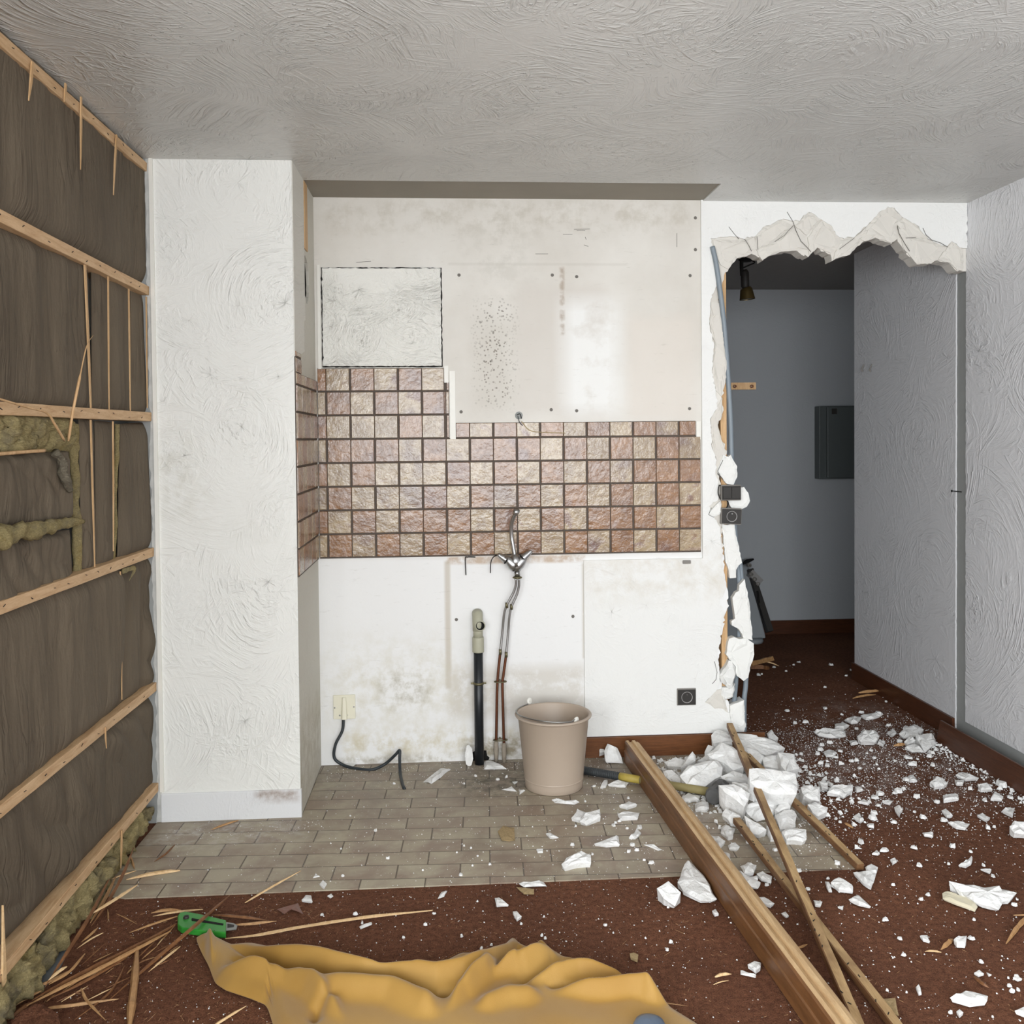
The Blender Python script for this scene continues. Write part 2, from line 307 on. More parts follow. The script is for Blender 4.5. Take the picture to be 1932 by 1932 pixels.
# pillar: front and plinth; side with torn skin and a hole
g = G(); g.box((XPL, -PD, .0), (XPR-.012, -PD+.2, H)); g.box((XPR-.012, -PD, 0), (XPR-.0004, -PD+.012, H)); struct(g.mk('pillar', m_pillar))
g = G(); g.box((XPL-.001, -PD-.006, 0), (XPR+.003, -PD+.01, .112)); o = struct(g.mk('baseboard_pillar', plaster('plinth_paint', lin(222, 223, 224), 5, .001, .5, 1, dirt=[(-.75, -.59, .07, .115, 0, .015, lin(120, 84, 52), .9)]))); bevel(o, .003)
# side wall face x = XPR with hole
hc = Lw(577, 522, XPR); hole = []
na = 32
for k in range(na):
    t = 2*PI*(k+.5)/na; hole.append((hc.y+.010+.075*math.cos(t)*(1+R.uniform(-.12, .12))-.01*math.sin(t), hc.z+.092*math.sin(t)*(1+R.uniform(-.08, .08))-.01))
zl, zh = hc.z-.16, hc.z+.16; cy = hc.y+.01; outr = []
for y, z in hole:
    dy, dz = y-cy, z-hc.z; k = min(((-.0005-cy) if dy > 0 else (cy+PD))/max(abs(dy), 1e-6), .16/max(abs(dz), 1e-6)); outr.append((cy+dy*k, hc.z+dz*k))
V = [(XPR, y, z) for y, z in hole]+[(XPR, y, z) for y, z in outr]+[(XPR-.012, y, z) for y, z in hole]; F = []
for k in range(na):
    k2 = (k+1) % na; F += [(k, k2, na+k2, na+k), (k2, k, 2*na+k, 2*na+k2)]
for y, z in ((-PD, zl), (-PD, zh), (-.0005, zh), (-.0005, zl)):
    o_ = sorted(range(na), key=lambda k: (outr[k][0]-y)**2+(outr[k][1]-z)**2)[:1]; a_ = [k for k in range(na) if (outr[k][0]-outr[(k+1) % na][0])*(outr[k][1]-outr[(k+1) % na][1]) != 0]
    for k in a_:
        k2 = (k+1) % na; m1, m2 = outr[k], outr[k2]
        if max(abs(m1[0]-y), abs(m2[0]-y)) < .3 and min(abs(m1[0]-y), abs(m2[0]-y)) < 1e-4 and min(abs(m1[1]-z), abs(m2[1]-z)) < 1e-4: V.append((XPR, y, z)); F.append((na+k, na+k2, len(V)-1))
for a0, a1 in ((0, zl), (zh, H)): V += [(XPR, -PD, a0), (XPR, 0, a0), (XPR, 0, a1), (XPR, -PD, a1)]; q = len(V); F.append((q-4, q-3, q-2, q-1))
struct(mk('wall_pillar_side', V, F, m_pside))
g = G(); y0, y1, z0, z1 = hc.y-.1, hc.y+.2, hc.z-.15, hc.z+.15; g.box((XPR-.16, y0, z0), (XPR-.155, y1, z1)); g.box((XPR-.155, y0, z0), (XPR-.0125, y0+.005, z1)); g.box((XPR-.155, y1-.005, z0), (XPR-.0125, y1, z1)); g.box((XPR-.155, y0, z0), (XPR-.0125, y1, z0+.005)); g.box((XPR-.155, y0, z1-.005), (XPR-.0125, y1, z1)); struct(g.mk('wall_cavity', m_black))
e = [(XPR, RY+R.gauss(0, .0015), z) for z in np.linspace(H-T, 1.93, 40)]+[(XPR, RY-.03+R.gauss(0, .002), z) for z in np.linspace(1.92, 1.80, 10)]+[(XPR, -.47+R.gauss(0, .003), 1.765), (XPR, -PD, 1.76)]
g = G(); g.prism([(XPR, -PD, H-T)]+e, (.003, 0, 0)); struct(g.mk('trim_pillar_skin', plaster('pillar_skin_plaster', lin(214, 211, 202), 3, .004, .6, 1, (1, 5, 0))))
# torn edge strip between insulation and pillar
e1 = [(XPL-.016+R.gauss(0, .003), -PD-.002, z) for z in np.linspace(0, H, 120)]
g = G(); g.prism([(XPL+.002, -PD-.002, 0)]+e1+[(XPL+.002, -PD-.002, H)], (0, .03, 0)); struct(g.mk('trim_torn_edge', plain('torn_edge_plaster', lin(190, 190, 186), .8, var=.3, sc=25, bump=.004)))
g = G(); g.box((XPL-.002, -PD-.009, .12), (XPL+.012, -PD, H)); struct(g.mk('trim_corner_bead', m_white))
# ---- back wall with broken opening
OY = .0
core = [(1406, 1378), (1404, 1322), (1380, 1335), (1374, 1322), (1366, 1318), (1361, 1300), (1356, 1254), (1356, 1223), (1364, 1185), (1372, 1148), (1374, 1123), (1366, 1080), (1362, 1024), (1361, 996), (1360, 912), (1353, 890), (1364, 866), (1371, 856), (1361, 829), (1353, 790), (1363, 785), (1361, 748), (1369, 721), (1371, 687), (1364, 606), (1356, 569), (1366, 520),
    (1373, 512), (1378, 498), (1391, 487), (1415, 478), (1439, 492), (1449, 482), (1472, 475), (1496, 472), (1525, 485), (1540, 468), (1567, 480), (1569, 493), (1584, 483), (1604, 480), (1617, 465), (1631, 455), (1651, 449), (1682, 460), (1693, 451), (1705, 471), (1729, 498), (1752, 497), (1769, 491), (1793, 498), (1806, 512), (1817, 512)]
skin = [(1404, 1376), (1404, 1325), (1382, 1333), (1376, 1345), (1330, 1325), (1350, 1305), (1358, 1290), (1353, 1240), (1356, 1223), (1361, 1185), (1366, 1160), (1357, 1135), (1371, 1110), (1364, 1080), (1361, 1024), (1359, 996), (1347, 975), (1338, 955), (1356, 940), (1355, 905), (1350, 890), (1352, 868), (1343, 845), (1340, 790), (1354, 770), (1350, 735), (1343, 700), (1348, 650), (1338, 610), (1341, 565), (1352, 540), (1346, 480),
    (1341, 450), (1360, 447), (1381, 446), (1405, 451), (1425, 446), (1439, 429), (1476, 414), (1509, 417), (1516, 406), (1531, 401), (1550, 414), (1567, 424), (1584, 448), (1611, 448), (1638, 424), (1658, 401), (1675, 390), (1688, 392), (1702, 409), (1729, 424), (1752, 451), (1786, 466), (1796, 455), (1818, 468)]
def outline(px, y, x0, z0):
    p = [Bk(a, b, y) for a, b in px]; p = [Vector((min(q.x, XR-.001), y, min(max(q.z, .0), H))) for q in p]
    p[0].z = z0; return [Vector((x0, y, z0))]+p+[Vector((XR-.001, y, p[-1].z)), Vector((XR-.001, y, H)), Vector((x0, y, H))]
cp = outline(core, .0, XPR, 0.0); k = len(cp); g = G(); g.prism(jag(cp, .0035, .012, (0, k-4, k-3, k-2, k-1)), (0, .072, 0)); struct(g.mk('wall_back', m_kit))
# exposed core: a broken face just in front of the wall body, following the opening
sk = outline(skin, -.010, 0, .1)[1:-1]
x13 = Bk(1323, 700).x; x11 = Bk(1102, 1200).x; zt = Bk(1200, 1055).z
sp = [Vector((x11, -.010, .098))]+sk+[Vector((x13, -.010, H)), Vector((x13, -.010, zt)), Vector((x11, -.010, zt))]
k = len(sp); g = G(); g.prism(jag(sp, .0022, .010, (0, k-1, k-2, k-3, k-4)), (0, .0095, 0)); o = struct(g.mk('wall_back_plaster', m_skin))
# broken flaps of core hanging from the header: separate faceted shards standing between skin edge and opening
def lump(name, px, y, th, m, parent=None, amp=.006, push=.012, rot=None):
    """a broken slab seen face on: outline on the wall plane, faceted front, real thickness"""
    p = [Bk(a, b, y) for a, b in px]; p = jag(p, .0018, .014); c = sum(p, Vector())/len(p); k = len(p); V = [tuple(v) for v in p]
    V += [tuple(c.lerp(v, .72)+Vector((0, -push*R.uniform(.2, 1), 0))) for v in p]+[tuple(v+Vector((0, th, 0))) for v in p]
    F = [(i, (i+1) % k, k+(i+1) % k, k+i) for i in range(k)]+[tuple(range(k, 2*k))]+[((i+1) % k, i, 2*k+i, 2*k+(i+1) % k) for i in range(k)]+[tuple(range(3*k-1, 2*k-1, -1))]
    return mk(name, V, F, m, parent)
flaps = [[(1345, 452), (1405, 453), (1423, 447), (1427, 470), (1420, 478), (1390, 487), (1374, 508), (1360, 500), (1350, 480)],
    [(1425, 447), (1439, 430), (1476, 415), (1497, 425), (1460, 457), (1427, 471)], [(1427, 470), (1462, 456), (1497, 427), (1522, 446), (1524, 470), (1500, 473), (1470, 476), (1449, 484), (1438, 491)],
    [(1499, 425), (1510, 417), (1517, 406), (1531, 401), (1550, 414), (1522, 444)], [(1524, 448), (1551, 415), (1568, 425), (1584, 448), (1590, 462), (1568, 478), (1541, 467), (1527, 482)],
    [(1583, 455), (1612, 447), (1640, 422), (1617, 465), (1604, 480), (1572, 490)], [(1615, 448), (1638, 424), (1658, 401), (1675, 390), (1702, 409), (1692, 425), (1694, 450), (1682, 458), (1651, 448), (1631, 455)],
    [(1693, 424), (1704, 410), (1729, 424), (1750, 449), (1712, 450)], [(1693, 428), (1712, 450), (1750, 452), (1786, 466), (1767, 490), (1752, 496), (1729, 497), (1706, 470)], [(1770, 490), (1788, 466), (1796, 455), (1817, 470), (1817, 510), (1806, 510), (1794, 497)],
    [(1342, 570), (1358, 572), (1365, 610), (1371, 690), (1368, 722), (1361, 748), (1350, 736), (1343, 700), (1349, 650), (1339, 612)], [(1341, 790), (1352, 770), (1363, 750), (1362, 784), (1353, 792), (1361, 829), (1370, 856), (1352, 868), (1344, 845)],
    [(1330, 1326), (1350, 1303), (1361, 1300), (1368, 1320), (1374, 1345), (1350, 1342)]]
for f in flaps: struct(lump('trim_broken_plaster', f, -.005, .02, m_core, None, .005, .007))
g = G(); g.box((x11, -.017, .0), (Bk(1441, 1400).x, -.0005, .0955)); o = struct(g.mk('baseboard_back', m_skirt)); bevel(o, .002)
# hairline cracks in the header and the torn edge
g = G()
for cr in ([(1375, 428), (1386, 442), (1394, 451)], [(1485, 400), (1496, 418), (1502, 436), (1511, 455)], [(1511, 455), (1522, 466), (1530, 475)], [(1428, 446), (1429, 460), (1430, 472)], [(1405, 451), (1412, 462), (1418, 474)], [(1462, 456), (1480, 444), (1497, 425)], [(1741, 430), (1747, 443), (1758, 453), (1774, 458), (1788, 466)],
           [(1693, 426), (1696, 440), (1706, 458), (1716, 474)], [(1709, 449), (1728, 448)], [(1584, 470), (1600, 458), (1612, 449)], [(1342, 958), (1337, 971), (1346, 976), (1358, 968)], [(1377, 1334), (1378, 1352), (1381, 1366), (1382, 1377)], [(1348, 1248), (1353, 1268), (1351, 1282), (1344, 1290)], [(1364, 868), (1354, 889), (1363, 905)]):
    for a, b in zip(cr, cr[1:]): yy = -.0205 if cr[0][1] > 405 and cr[0][0] > 1400 and a[1] > 440 else -.0108; p = Bk(*a, yy); q = Bk(*b, yy); g.bar(p, q, .0016, .002, (0, 1, 0))
for a, b in (((1083, 433), (1113, 432)), ((1088, 435), (1104, 435)), ((1062, 442), (1080, 442)), ((1104, 447), (1106, 452)), ((1102, 462), (1110, 465)), ((1010, 479), (1034, 479)), ((672, 495), (700, 493)), ((1277, 440), (1277, 466))): g.bar(Bk(*a, -.0006), Bk(*b, -.0006), .0012, .002, (0, 1, 0))
struct(g.mk('trim_cracks', plain('crack_shadow_gap', lin(70, 66, 60), .9, bump=0)))
# white beads left along the tile edges
tr = G()
for a, b, c2, d in ((838, 690, 846, 722), (848, 700, 860, 833), (1313, 795, 1322, 829), (598, 500, 607, 719)):
    p = Bk(a, b); q = Bk(c2, d); tr.box((p.x, -.006, q.z), (q.x, 0, p.z))
struct(tr.mk('trim_white_bead', m_white))
# screw holes left in the wall
for k, (a, b) in enumerate(((866, 519), (1042, 519), (1088, 522), (1302, 520), (870, 777), (1040, 773), (1088, 775), (1301, 771), (1312, 411), (1312, 471), (861, 1169), (1081, 1163))):
    p = Bk(a, b); g = G(); g.lathe([(0, -.0012), (.006, -.001), (.0075, 0)], p, 10, (0, 1, 0)); struct(g.mk('trim_wall_plug', plain('plug_%d' % k, lin(110, 106, 100), .8, bump=0) if k == 0 else bpy.data.materials['plug_0']))
# ================================================================ tiles
TP = .1043
n = N('brown_beige_glazed_tiles'); X, Y, Z = n.xyz(); at = n('Attribute'); at.attribute_name = 'tone'; tone = at.outputs['Fac']
at2 = n('Attribute'); at2.attribute_name = 'seed'; seed = at2.outputs['Fac']
v = n.vm('ADD', n.co, n('CombineXYZ', n.mul(seed, 9), n.mul(seed, 4), n.mul(seed, 6)))
a = n.noise(v, 9, 5, .65, .5); b_ = n.noise(v, 60, 4, .7); d = n.vor(v, 110)
br = n.mix(n.ramp(a, .36, .64), lin(112, 74, 42), lin(148, 106, 66)); be = n.mix(n.ramp(a, .40, .60), lin(138, 116, 86), lin(174, 154, 122))
be = n.mix(n.ramp(a, .57, .68), be, lin(124, 94, 78)); col = n.mix(tone, br, be); col = n.mix(n.ramp(b_, .48, .70, 0, .45), col, lin(112, 82, 66))
col = n.mix(n.mul(n.ramp(n.noise(v, 4.5, 3), .58, .66), .65), col, lin(98, 70, 66))
hh = n.add(n.mul(n.noise(v, 34, 4, .55), 1.0), n.mul(n.noise(v, 120, 2), n.mul(tone, .22)))
m_tile = n.fin(col, n.ramp(b_, .3, .7, .17, .30), n.bump(hh, .0026), spec=.7)
m_grout = plain('dark_grout', lin(84, 74, 66), .8, var=.3, sc=60, bump=.002)
tx0 = Bk(620, 1052.5).x; tz0 = Bk(620, 1052.5).z
def tiles(name, parent, mp, nrm, u0, v0, regs):
    """glazed tiles in real relief over a grout bed; regs are rectangles (u0,u1,v0,v1) on the wall"""
    g = G(); tone = []; seed = []; gb = G()
    for (ra, rb, rc, rd) in regs:
        gb.box((ra, -.004, rc), (rb, -.0, rd))
        for i in range(int((ra-u0)//TP)-1, int((rb-u0)//TP)+2):
            for j in range(int((rc-v0)//TP)-1, int((rd-v0)//TP)+2):
                tl = .004 if (i+j) % 2 == 0 else .0008; tr_ = .0008 if (i+j) % 2 == 0 else .004
                a, b = u0+i*TP+tl, u0+(i+1)*TP-tr_; c, d = v0+j*TP+.0032, v0+(j+1)*TP-.0032
                a = max(a, ra); b = min(b, rb); c = max(c, rc+.001); d = min(d, rd-.001)
                if b-a < .006 or d-c < .006: continue
                k = len(g.v); e = .0018
                def w(): return R.uniform(-.0007, .0007)
                g.v += [(a+w(), -.003, c+w()), (b+w(), -.003, c+w()), (b+w(), -.003, d+w()), (a+w(), -.003, d+w())]
                g.v += [(a+e, -.0075, c+e), (b-e, -.0075, c+e), (b-e, -.0075, d-e), (a+e, -.0075, d-e)]
                g.f += [tuple(k+q for q in f) for f in ((4, 5, 6, 7), (0, 1, 5, 4), (1, 2, 6, 5), (2, 3, 7, 6), (3, 0, 4, 7))]
                s_ = R.random(); tn = 1.0 if (i+j) % 2 else 0.0
                if R.random() < .07: tn = 1-tn
                tone += [tn]*5; seed += [s_]*5
    me = bpy.data.meshes.new(name); me.from_pydata([mp(q) for q in g.v], [], g.f); me.materials.append(m_tile)
    for nm, dt in (('tone', tone), ('seed', seed)):
        at = me.attributes.new(nm, 'FLOAT', 'FACE'); at.data.foreach_set('value', dt)
    o = bpy.data.objects.new(name, me); COL.objects.link(o); o.parent = parent
    gr = mk('grout_bed', [mp(q) for q in gb.v], gb.f, m_grout, parent); return o
t = tag(empty('tiled_splashback'), 'brown and beige chequered wall tiles above the faucet, wrapping onto the pillar side', 'wall tiles')
xr = Bk(1322, 1041).x; zB = tz0+5*TP
tiles('back_wall_tiles', t, lambda q: q, None, tx0, tz0, [(XPR+.008, xr, tz0-.003, zB), (Bk(860, 812).x, Bk(1312, 812).x, zB, Bk(860, 798).z), (XPR+.008, Bk(838, 760).x, zB, Bk(700, 695).z), (Bk(838, 760).x, Bk(847, 760).x, zB, Bk(842, 721).z)])
# side tiles run back from the corner; drawn on (y,z) and turned onto the pillar side
tiles('pillar_side_tiles', t, lambda q: (XPR-q[1], q[0], q[2]), None, -2*TP*.0-.008, tz0, [(-PD+.003, -.008, tz0-.003, 1.70), (-PD+.003, -.42, 1.70, 1.78)])
# ================================================================ textured access panel
p = Bk(606, 505); q = Bk(835, 692); t = tag(empty('access_panel', (p.x, -.01, q.z)), 'white swirl-textured square panel set in the wall above the left tiles', 'panel')
def rel(o, t): o.matrix_parent_inverse = Matrix.Translation(t.location).inverted(); return o
g = G(); g.prism(jag([Vector((p.x+.004, -.012, q.z+.004)), Vector((q.x-.004, -.012, q.z+.004)), Vector((q.x-.004, -.012, p.z-.004)), Vector((p.x+.004, -.012, p.z-.004))], .0012, .012), (0, .009, 0)); rel(g.mk('panel_face', m_panel, t), t)
g = G(); g.prism(jag([Vector((p.x-.001, -.003, q.z-.001)), Vector((q.x+.001, -.003, q.z-.001)), Vector((q.x+.001, -.003, p.z+.001)), Vector((p.x-.001, -.003, p.z+.001))], .001, .012), (0, .0028, 0)); rel(g.mk('dark_gap', m_black, t), t)
# timber upright at the top of the pillar side
def bx(name, a, b, m, label, cat, group=None, bv=.0015):
    g = G(); g.box(a, b); o = g.mk(name, m); tag(o, label, cat, group)
    if bv: bevel(o, bv)
    return o
p = Lw(567, 340, XPR+.006); q = Lw(581, 465, XPR+.006)
zz = 2.494; zq = Lw(575, 465, XPR+.01).z
bx('timber_batten', (XPR+.0005, -.284, zq), (XPR+.006, q.y, zz), m_pinez, 'short pine upright at the top of the pillar side by the bare ceiling strip', 'timber')
# stud and rail behind the torn partition edge
sx = Bk(1357, 900, .04).x
bx('wall_stud', (sx, .015, 0.0), (sx+.028, .07, 2.28), m_pinez, 'upright timber stud showing behind the torn partition edge', 'timber')
p = Bk(1380, 722, .55); q = Bk(1425, 735, .55)
t = tag(empty('coat_rail', (p.x, .55, q.z)), 'short wooden rail standing out behind the torn wall edge, above the light switch', 'rail')
g = G(); g.box((sx-.05, .54, q.z), (q.x, .56, p.z)); rel(g.mk('rail_board', m_pinez, t), t)
for a in (1386, 1418):
    c = Bk(a, 729, .54); g = G(); g.lathe([(0, -.012), (.008, -.01), (.009, 0), (0, 0)], c, 12, (0, 1, 0)); rel(g.mk('peg', m_skirt, t), t)
g = G(); g.box((.7, .5, 0), (sx-.03, .62, H)); struct(g.mk('wall_hall_return', m_hall))
# ================================================================ conduits
m_cond = plain('grey_conduit_plastic', lin(128, 138, 146), .45, var=.08, sc=20)
def pipe(name, pts, r, m, label=None, cat=None, group=None, parent=None, seg=12, n=8):
    o = G().tube(smoothpath(pts, n), r, seg).mk(name, m, parent, True); return tag(o, label, cat, group)
pipe('conduit_pipe', [Bk(1344, 465, -.018), Bk(1352, 503, -.016), Bk(1364, 592, -.01), Bk(1370, 660, .0), Bk(1374, 720, .01), Bk(1378, 790, .02), Bk(1380, 860, .03), Bk(1384, 960, .04), Bk(1391, 1060, .045), Bk(1397, 1140, .045), Bk(1392, 1230, .045), Bk(1388, 1290, .04), Bk(1385, 1330, .04), Vector((Bk(1385, 1330, .04).x, .04, .0))], .0112, m_cond, 'long grey conduit hanging down the torn wall edge from the header', 'pipe')
pipe('conduit_pipe', [Bk(1396, 1060, .05), Bk(1402, 1130, .055), Bk(1409, 1220, .055), Bk(1407, 1290, .05), Bk(1404, 1325, .045), Vector((Bk(1404, 1325, .045).x, .045, 0))], .0112, m_cond, 'shorter grey conduit beside the long one, rising from the floor', 'pipe')
# ================================================================ plaster still clinging to the conduits
m_frag = plaster('clinging_plaster', lin(234, 234, 230), 5, .0016, .65, .8, (6, 3, 2))
m_chunk = plain('white_plaster_lumps', lin(228, 228, 225), .8, var=.05, sc=22, bump=.005)
def frag(px, y, th, label, m=None, push=.006):
    return tag(lump('plaster_fragment', px, y, th, m or m_frag, None, .005, push), label, 'plaster piece')
frag([(1364, 858), (1374, 862), (1379, 858), (1391, 880), (1391, 900), (1384, 915), (1370, 912), (1353, 890)], -.004, .04, 'pointed white plaster piece hanging above the double light switch')
frag([(1398, 920), (1404, 919), (1412, 930), (1415, 945), (1409, 956), (1398, 961), (1380, 958), (1372, 945), (1378, 925)], .004, .035, 'rounded white plaster piece showing right of the light switch')
frag([(1338, 970), (1346, 958), (1360, 945), (1362, 968), (1348, 975)], -.013, .01, 'cracked white plaster flake left of the switch, below a crack')
frag([(1362, 988), (1386, 990), (1391, 1020), (1400, 1062), (1389, 1075), (1389, 1090), (1377, 1091), (1375, 1075), (1369, 1060), (1366, 1030)], -.002, .035, 'long narrow plaster strip hanging below the upper socket')
frag([(1405, 1093), (1411, 1118), (1415, 1150), (1420, 1208), (1412, 1206), (1402, 1203), (1394, 1187), (1381, 1180), (1380, 1172), (1387, 1170), (1384, 1145), (1382, 1128), (1388, 1118), (1394, 1115), (1395, 1104)], -.002, .03, 'tall ragged plaster strip with a pointed top on the conduits')
frag([(1376, 1205), (1385, 1202), (1395, 1206), (1409, 1204), (1422, 1214), (1423, 1235), (1415, 1260), (1412, 1278), (1403, 1285), (1390, 1275), (1388, 1258), (1370, 1235), (1372, 1222)], -.012, .04, 'wide shield-shaped plaster piece with brush marks low on the conduits')
frag([(1375, 1246), (1382, 1248), (1389, 1270), (1381, 1298), (1374, 1299), (1361, 1287), (1358, 1275)], -.014, .03, 'folded plaster lump wedged at the torn edge below the stud', m_chunk, .018)
frag([(1362, 1297), (1380, 1296), (1387, 1290), (1383, 1315), (1366, 1322), (1360, 1312)], -.006, .05, 'small plaster lump stuck under the folded one at the torn edge', m_chunk, .012)
frag([(1377, 1332), (1404, 1321), (1405, 1350), (1407, 1372), (1400, 1378), (1382, 1377), (1379, 1355)], -.016, .02, 'square-ended plaster flake at the foot of the torn edge above the skirting')
# ================================================================ switch and sockets
m_dark = plain('dark_brown_plastic', lin(40, 37, 34), .6, var=.06); m_bezel = plain('grey_plastic_bezel', lin(128, 124, 118), .6, var=.05)
m_mech = plain('grey_plastic_insert', lin(150, 148, 146), .4, var=.05); m_metal = plain('steel', lin(150, 150, 148), .3, 1.0, bump=0)
def plate(name, px, y, label, cat, kind, m1=m_dark, roll=0):
    (a, b), (c, d) = px; p = Bk(a, b, y); q = Bk(c, d, y); cx, cz, w, h = (p.x+q.x)/2, (p.z+q.z)/2, abs(q.x-p.x), abs(p.z-q.z)
    t = tag(empty(name, (cx, y, cz)), label, cat); t.rotation_euler = (0, roll, 0)
    g = G(); g.box((-w/2, -.004, -h/2), (w/2, .012, h/2)); bevel(g.mk('frame', m_bezel, t), .003)
    g = G(); g.box((-w*.46, -.010, -h*.44), (w*.46, -.0035, h*.44)); bevel(g.mk('cover', m1, t), .002)
    if kind == 'socket':
        r = h*.33; g = G(); g.lathe([(r, -.012), (r*.92, -.0125), (r*.86, -.006), (0, -.005)], (0, 0, 0), 32, (0, 1, 0)); g.lathe([(r, -.009), (r, -.012)], (0, 0, 0), 32, (0, 1, 0)); o = g.mk('socket_insert', m_mech, t, True)
        for s_ in (-1, 1):
            g = G(); g.lathe([(0, -.0066), (.0028, -.0066), (.0028, -.005)], (s_*r*.45, 0, 0), 10, (0, 1, 0)); g.mk('contact_hole', m_black, t)
        g = G(); g.tube([(0, -.004, r*.5), (0, -.014, r*.5)], .0025, 10).mk('earth_pin', m_metal, t)
    else:
        for s_ in (-1, 1):
            g = G(); g.box((-.5*w*.42, -.0145, -h*.36), (.5*w*.42, -.0095, h*.36)); o = g.mk('rocker', m1, t); o.location = (s_*w*.215, 0, 0); bevel(o, .0012)
    return t
plate('light_switch', ((1360, 915), (1398, 944)), -.022, 'dark double-rocker light switch dangling at the torn wall edge', 'light switch', 'switch')
plate('wall_socket', ((1360, 959), (1399, 989)), -.022, 'dark wall socket with round grey insert, tilted under the light switch', 'socket', 'socket', roll=.05)
plate('wall_socket', ((1277, 1299), (1313, 1330)), -.011, 'dark wall socket low on the white wall above the skirting', 'socket', 'socket')
pipe('cable_loop', [Bk(1364, 918, -.008), Bk(1357, 916, -.02), Bk(1355, 930, -.022), Bk(1359, 942, -.014)], .0022, m_black, 'short black cable curling out beside the light switch', 'cable')
pipe('switch_cable', [Bk(1371, 943, -.012), Bk(1374, 950, -.016), Bk(1370, 960, -.012)], .0028, m_black, 'black cable between the light switch and the socket below it', 'cable')
# cable outlet plate with cable
m_cream = plain('cream_plastic', lin(226, 222, 202), .45, var=.04)
p = Bk(629, 1311); q = Bk(671, 1355); cx, cz = (p.x+q.x)/2, (p.z+q.z)/2; w = q.x-p.x; h = p.z-q.z
t = tag(empty('cable_outlet', (cx, 0, cz)), 'square cream cable outlet plate low on the wall with a black cable below', 'outlet')
g = G(); g.box((-w/2, -.009, -h/2), (w/2, -.0005, h/2)); bevel(g.mk('plate', m_cream, t), .002)
g = G(); g.v = [(-.016, -.009, -h/2), (.016, -.009, -h/2), (.009, -.024, -h/2), (-.009, -.024, -h/2), (-.010, -.009, h*.42), (.010, -.009, h*.42), (.006, -.017, h*.42), (-.006, -.017, h*.42)]
g.f = [(0, 1, 2, 3), (7, 6, 5, 4), (0, 4, 5, 1), (1, 5, 6, 2), (2, 6, 7, 3), (3, 7, 4, 0)]; bevel(g.mk('cable_cover', m_cream, t), .003)
for a, b in ((-.042, -.002), (.042, .0), (-.02, -.036), (.012, -.036)):
    g = G(); g.lathe([(0, -.0105), (.0035, -.0100), (.0038, -.0085)], (a, 0, b), 10, (0, 1, 0)); g.mk('screw', m_metal, t)
m_cable = plain('black_cable_rubber', lin(40, 46, 50), .5)
pipe('power_cable', [Bk(648, 1353, -.015), Bk(646, 1378, -.02), Bk(633, 1405, -.028), Bk(631, 1430, -.03), Vector((Bk(648, 1440, -.03).x, -.035, .016)), Fl(672, 1450, .008), Fl(702, 1452, .0085), Bk(727, 1441, -.06), Bk(746, 1424, -.075), Bk(754, 1416, -.08), Bk(754, 1432, -.095), Fl(755, 1458, .012), Fl(759, 1478, .008), Fl(763, 1488, .008)], .0066, m_cable, 'thick black cable curling from the cream outlet onto the tiled floor', 'cable')
for pts, lb in (([Bk(897, 1051, -.012), Bk(882, 1051, -.014), Bk(878, 1054, -.016), Bk(879, 1085, -.012)], 'short black wire hanging below the tiles, left of the faucet'), ([Bk(941, 1047, -.04), Bk(931, 1051, -.035), Bk(926, 1062, -.03), Bk(925, 1081, -.028)], 'short black wire curving down from the left faucet handle')):
    pipe('hanging_wire', pts, .0022, m_black, lb, 'wire')
c = Bk(979, 784, -.001); t = tag(empty('torn_wire_stub', c), 'torn wire stub and broken plaster hole above the tiles', 'wire')
for k, (col_, pts) in enumerate(((m_black, [(975, 783), (981, 781), (984, 790)]), (m_cable, [(977, 785), (980, 796), (986, 803)]), (plain('beige_wire', lin(170, 150, 110), .6, bump=0), [(984, 795), (1000, 812), (1030, 816), (1066, 817)]))):
    rel(pipe('wire', [Bk(a, b, -.012) for a, b in pts], .0017, col_, parent=t), t)
g = G(); g.lathe([(0, -.002), (.012, -.0015), (.018, 0)], c, 9, (0, 1, 0)); rel(g.mk('broken_hole', m_raw, t), t)
p = Bk(1296, 1062, -.012); g = G(); g.box((p.x-.02, -.016, p.z-.004), (p.x+.018, -.0095, p.z+.012)); t = tag(bevel(g.mk('wall_bracket', m_bezel), .003), 'small pale bracket on the wall just under the right end of the tiles', 'bracket')
# ================================================================ faucet
m_chrome = plain('satin_chrome', lin(178, 178, 178), .36, 1.0, var=.08, sc=60, bump=.0001); m_cu = plain('aged_copper', lin(112, 70, 50), .42, .75, var=.25, sc=50)
m_brass = plain('tarnished_brass', lin(118, 112, 86), .5, .8, var=.3, sc=60); m_lime = plain('limescaled_metal', lin(150, 140, 126), .8, var=.3, sc=60, bump=.001)
FY = -.065; c = Bk(974, 1062, FY)
t = tag(empty('kitchen_faucet', c), 'chrome two-handle kitchen faucet hanging loose on its supply pipes', 'faucet')
def q_(a, b, y=FY): return Bk(a, b, y)
rel(G().tube([q_(951, 1052), q_(960, 1058), q_(967, 1065), q_(974, 1071)], [.015, .021, .026, .024], 20).mk('body', m_chrome, t, True), t)
rel(G().tube([q_(991, 1049), q_(985, 1057), q_(979, 1064), q_(974, 1071), q_(975, 1078)], [.015, .021, .026, .025, .015], 20).mk('body', m_chrome, t, True), t)
rel(G().tube([q_(971, 1046), q_(972, 1056), q_(974, 1068)], [.015, .024, .027], 20).mk('neck', m_chrome, t, True), t)
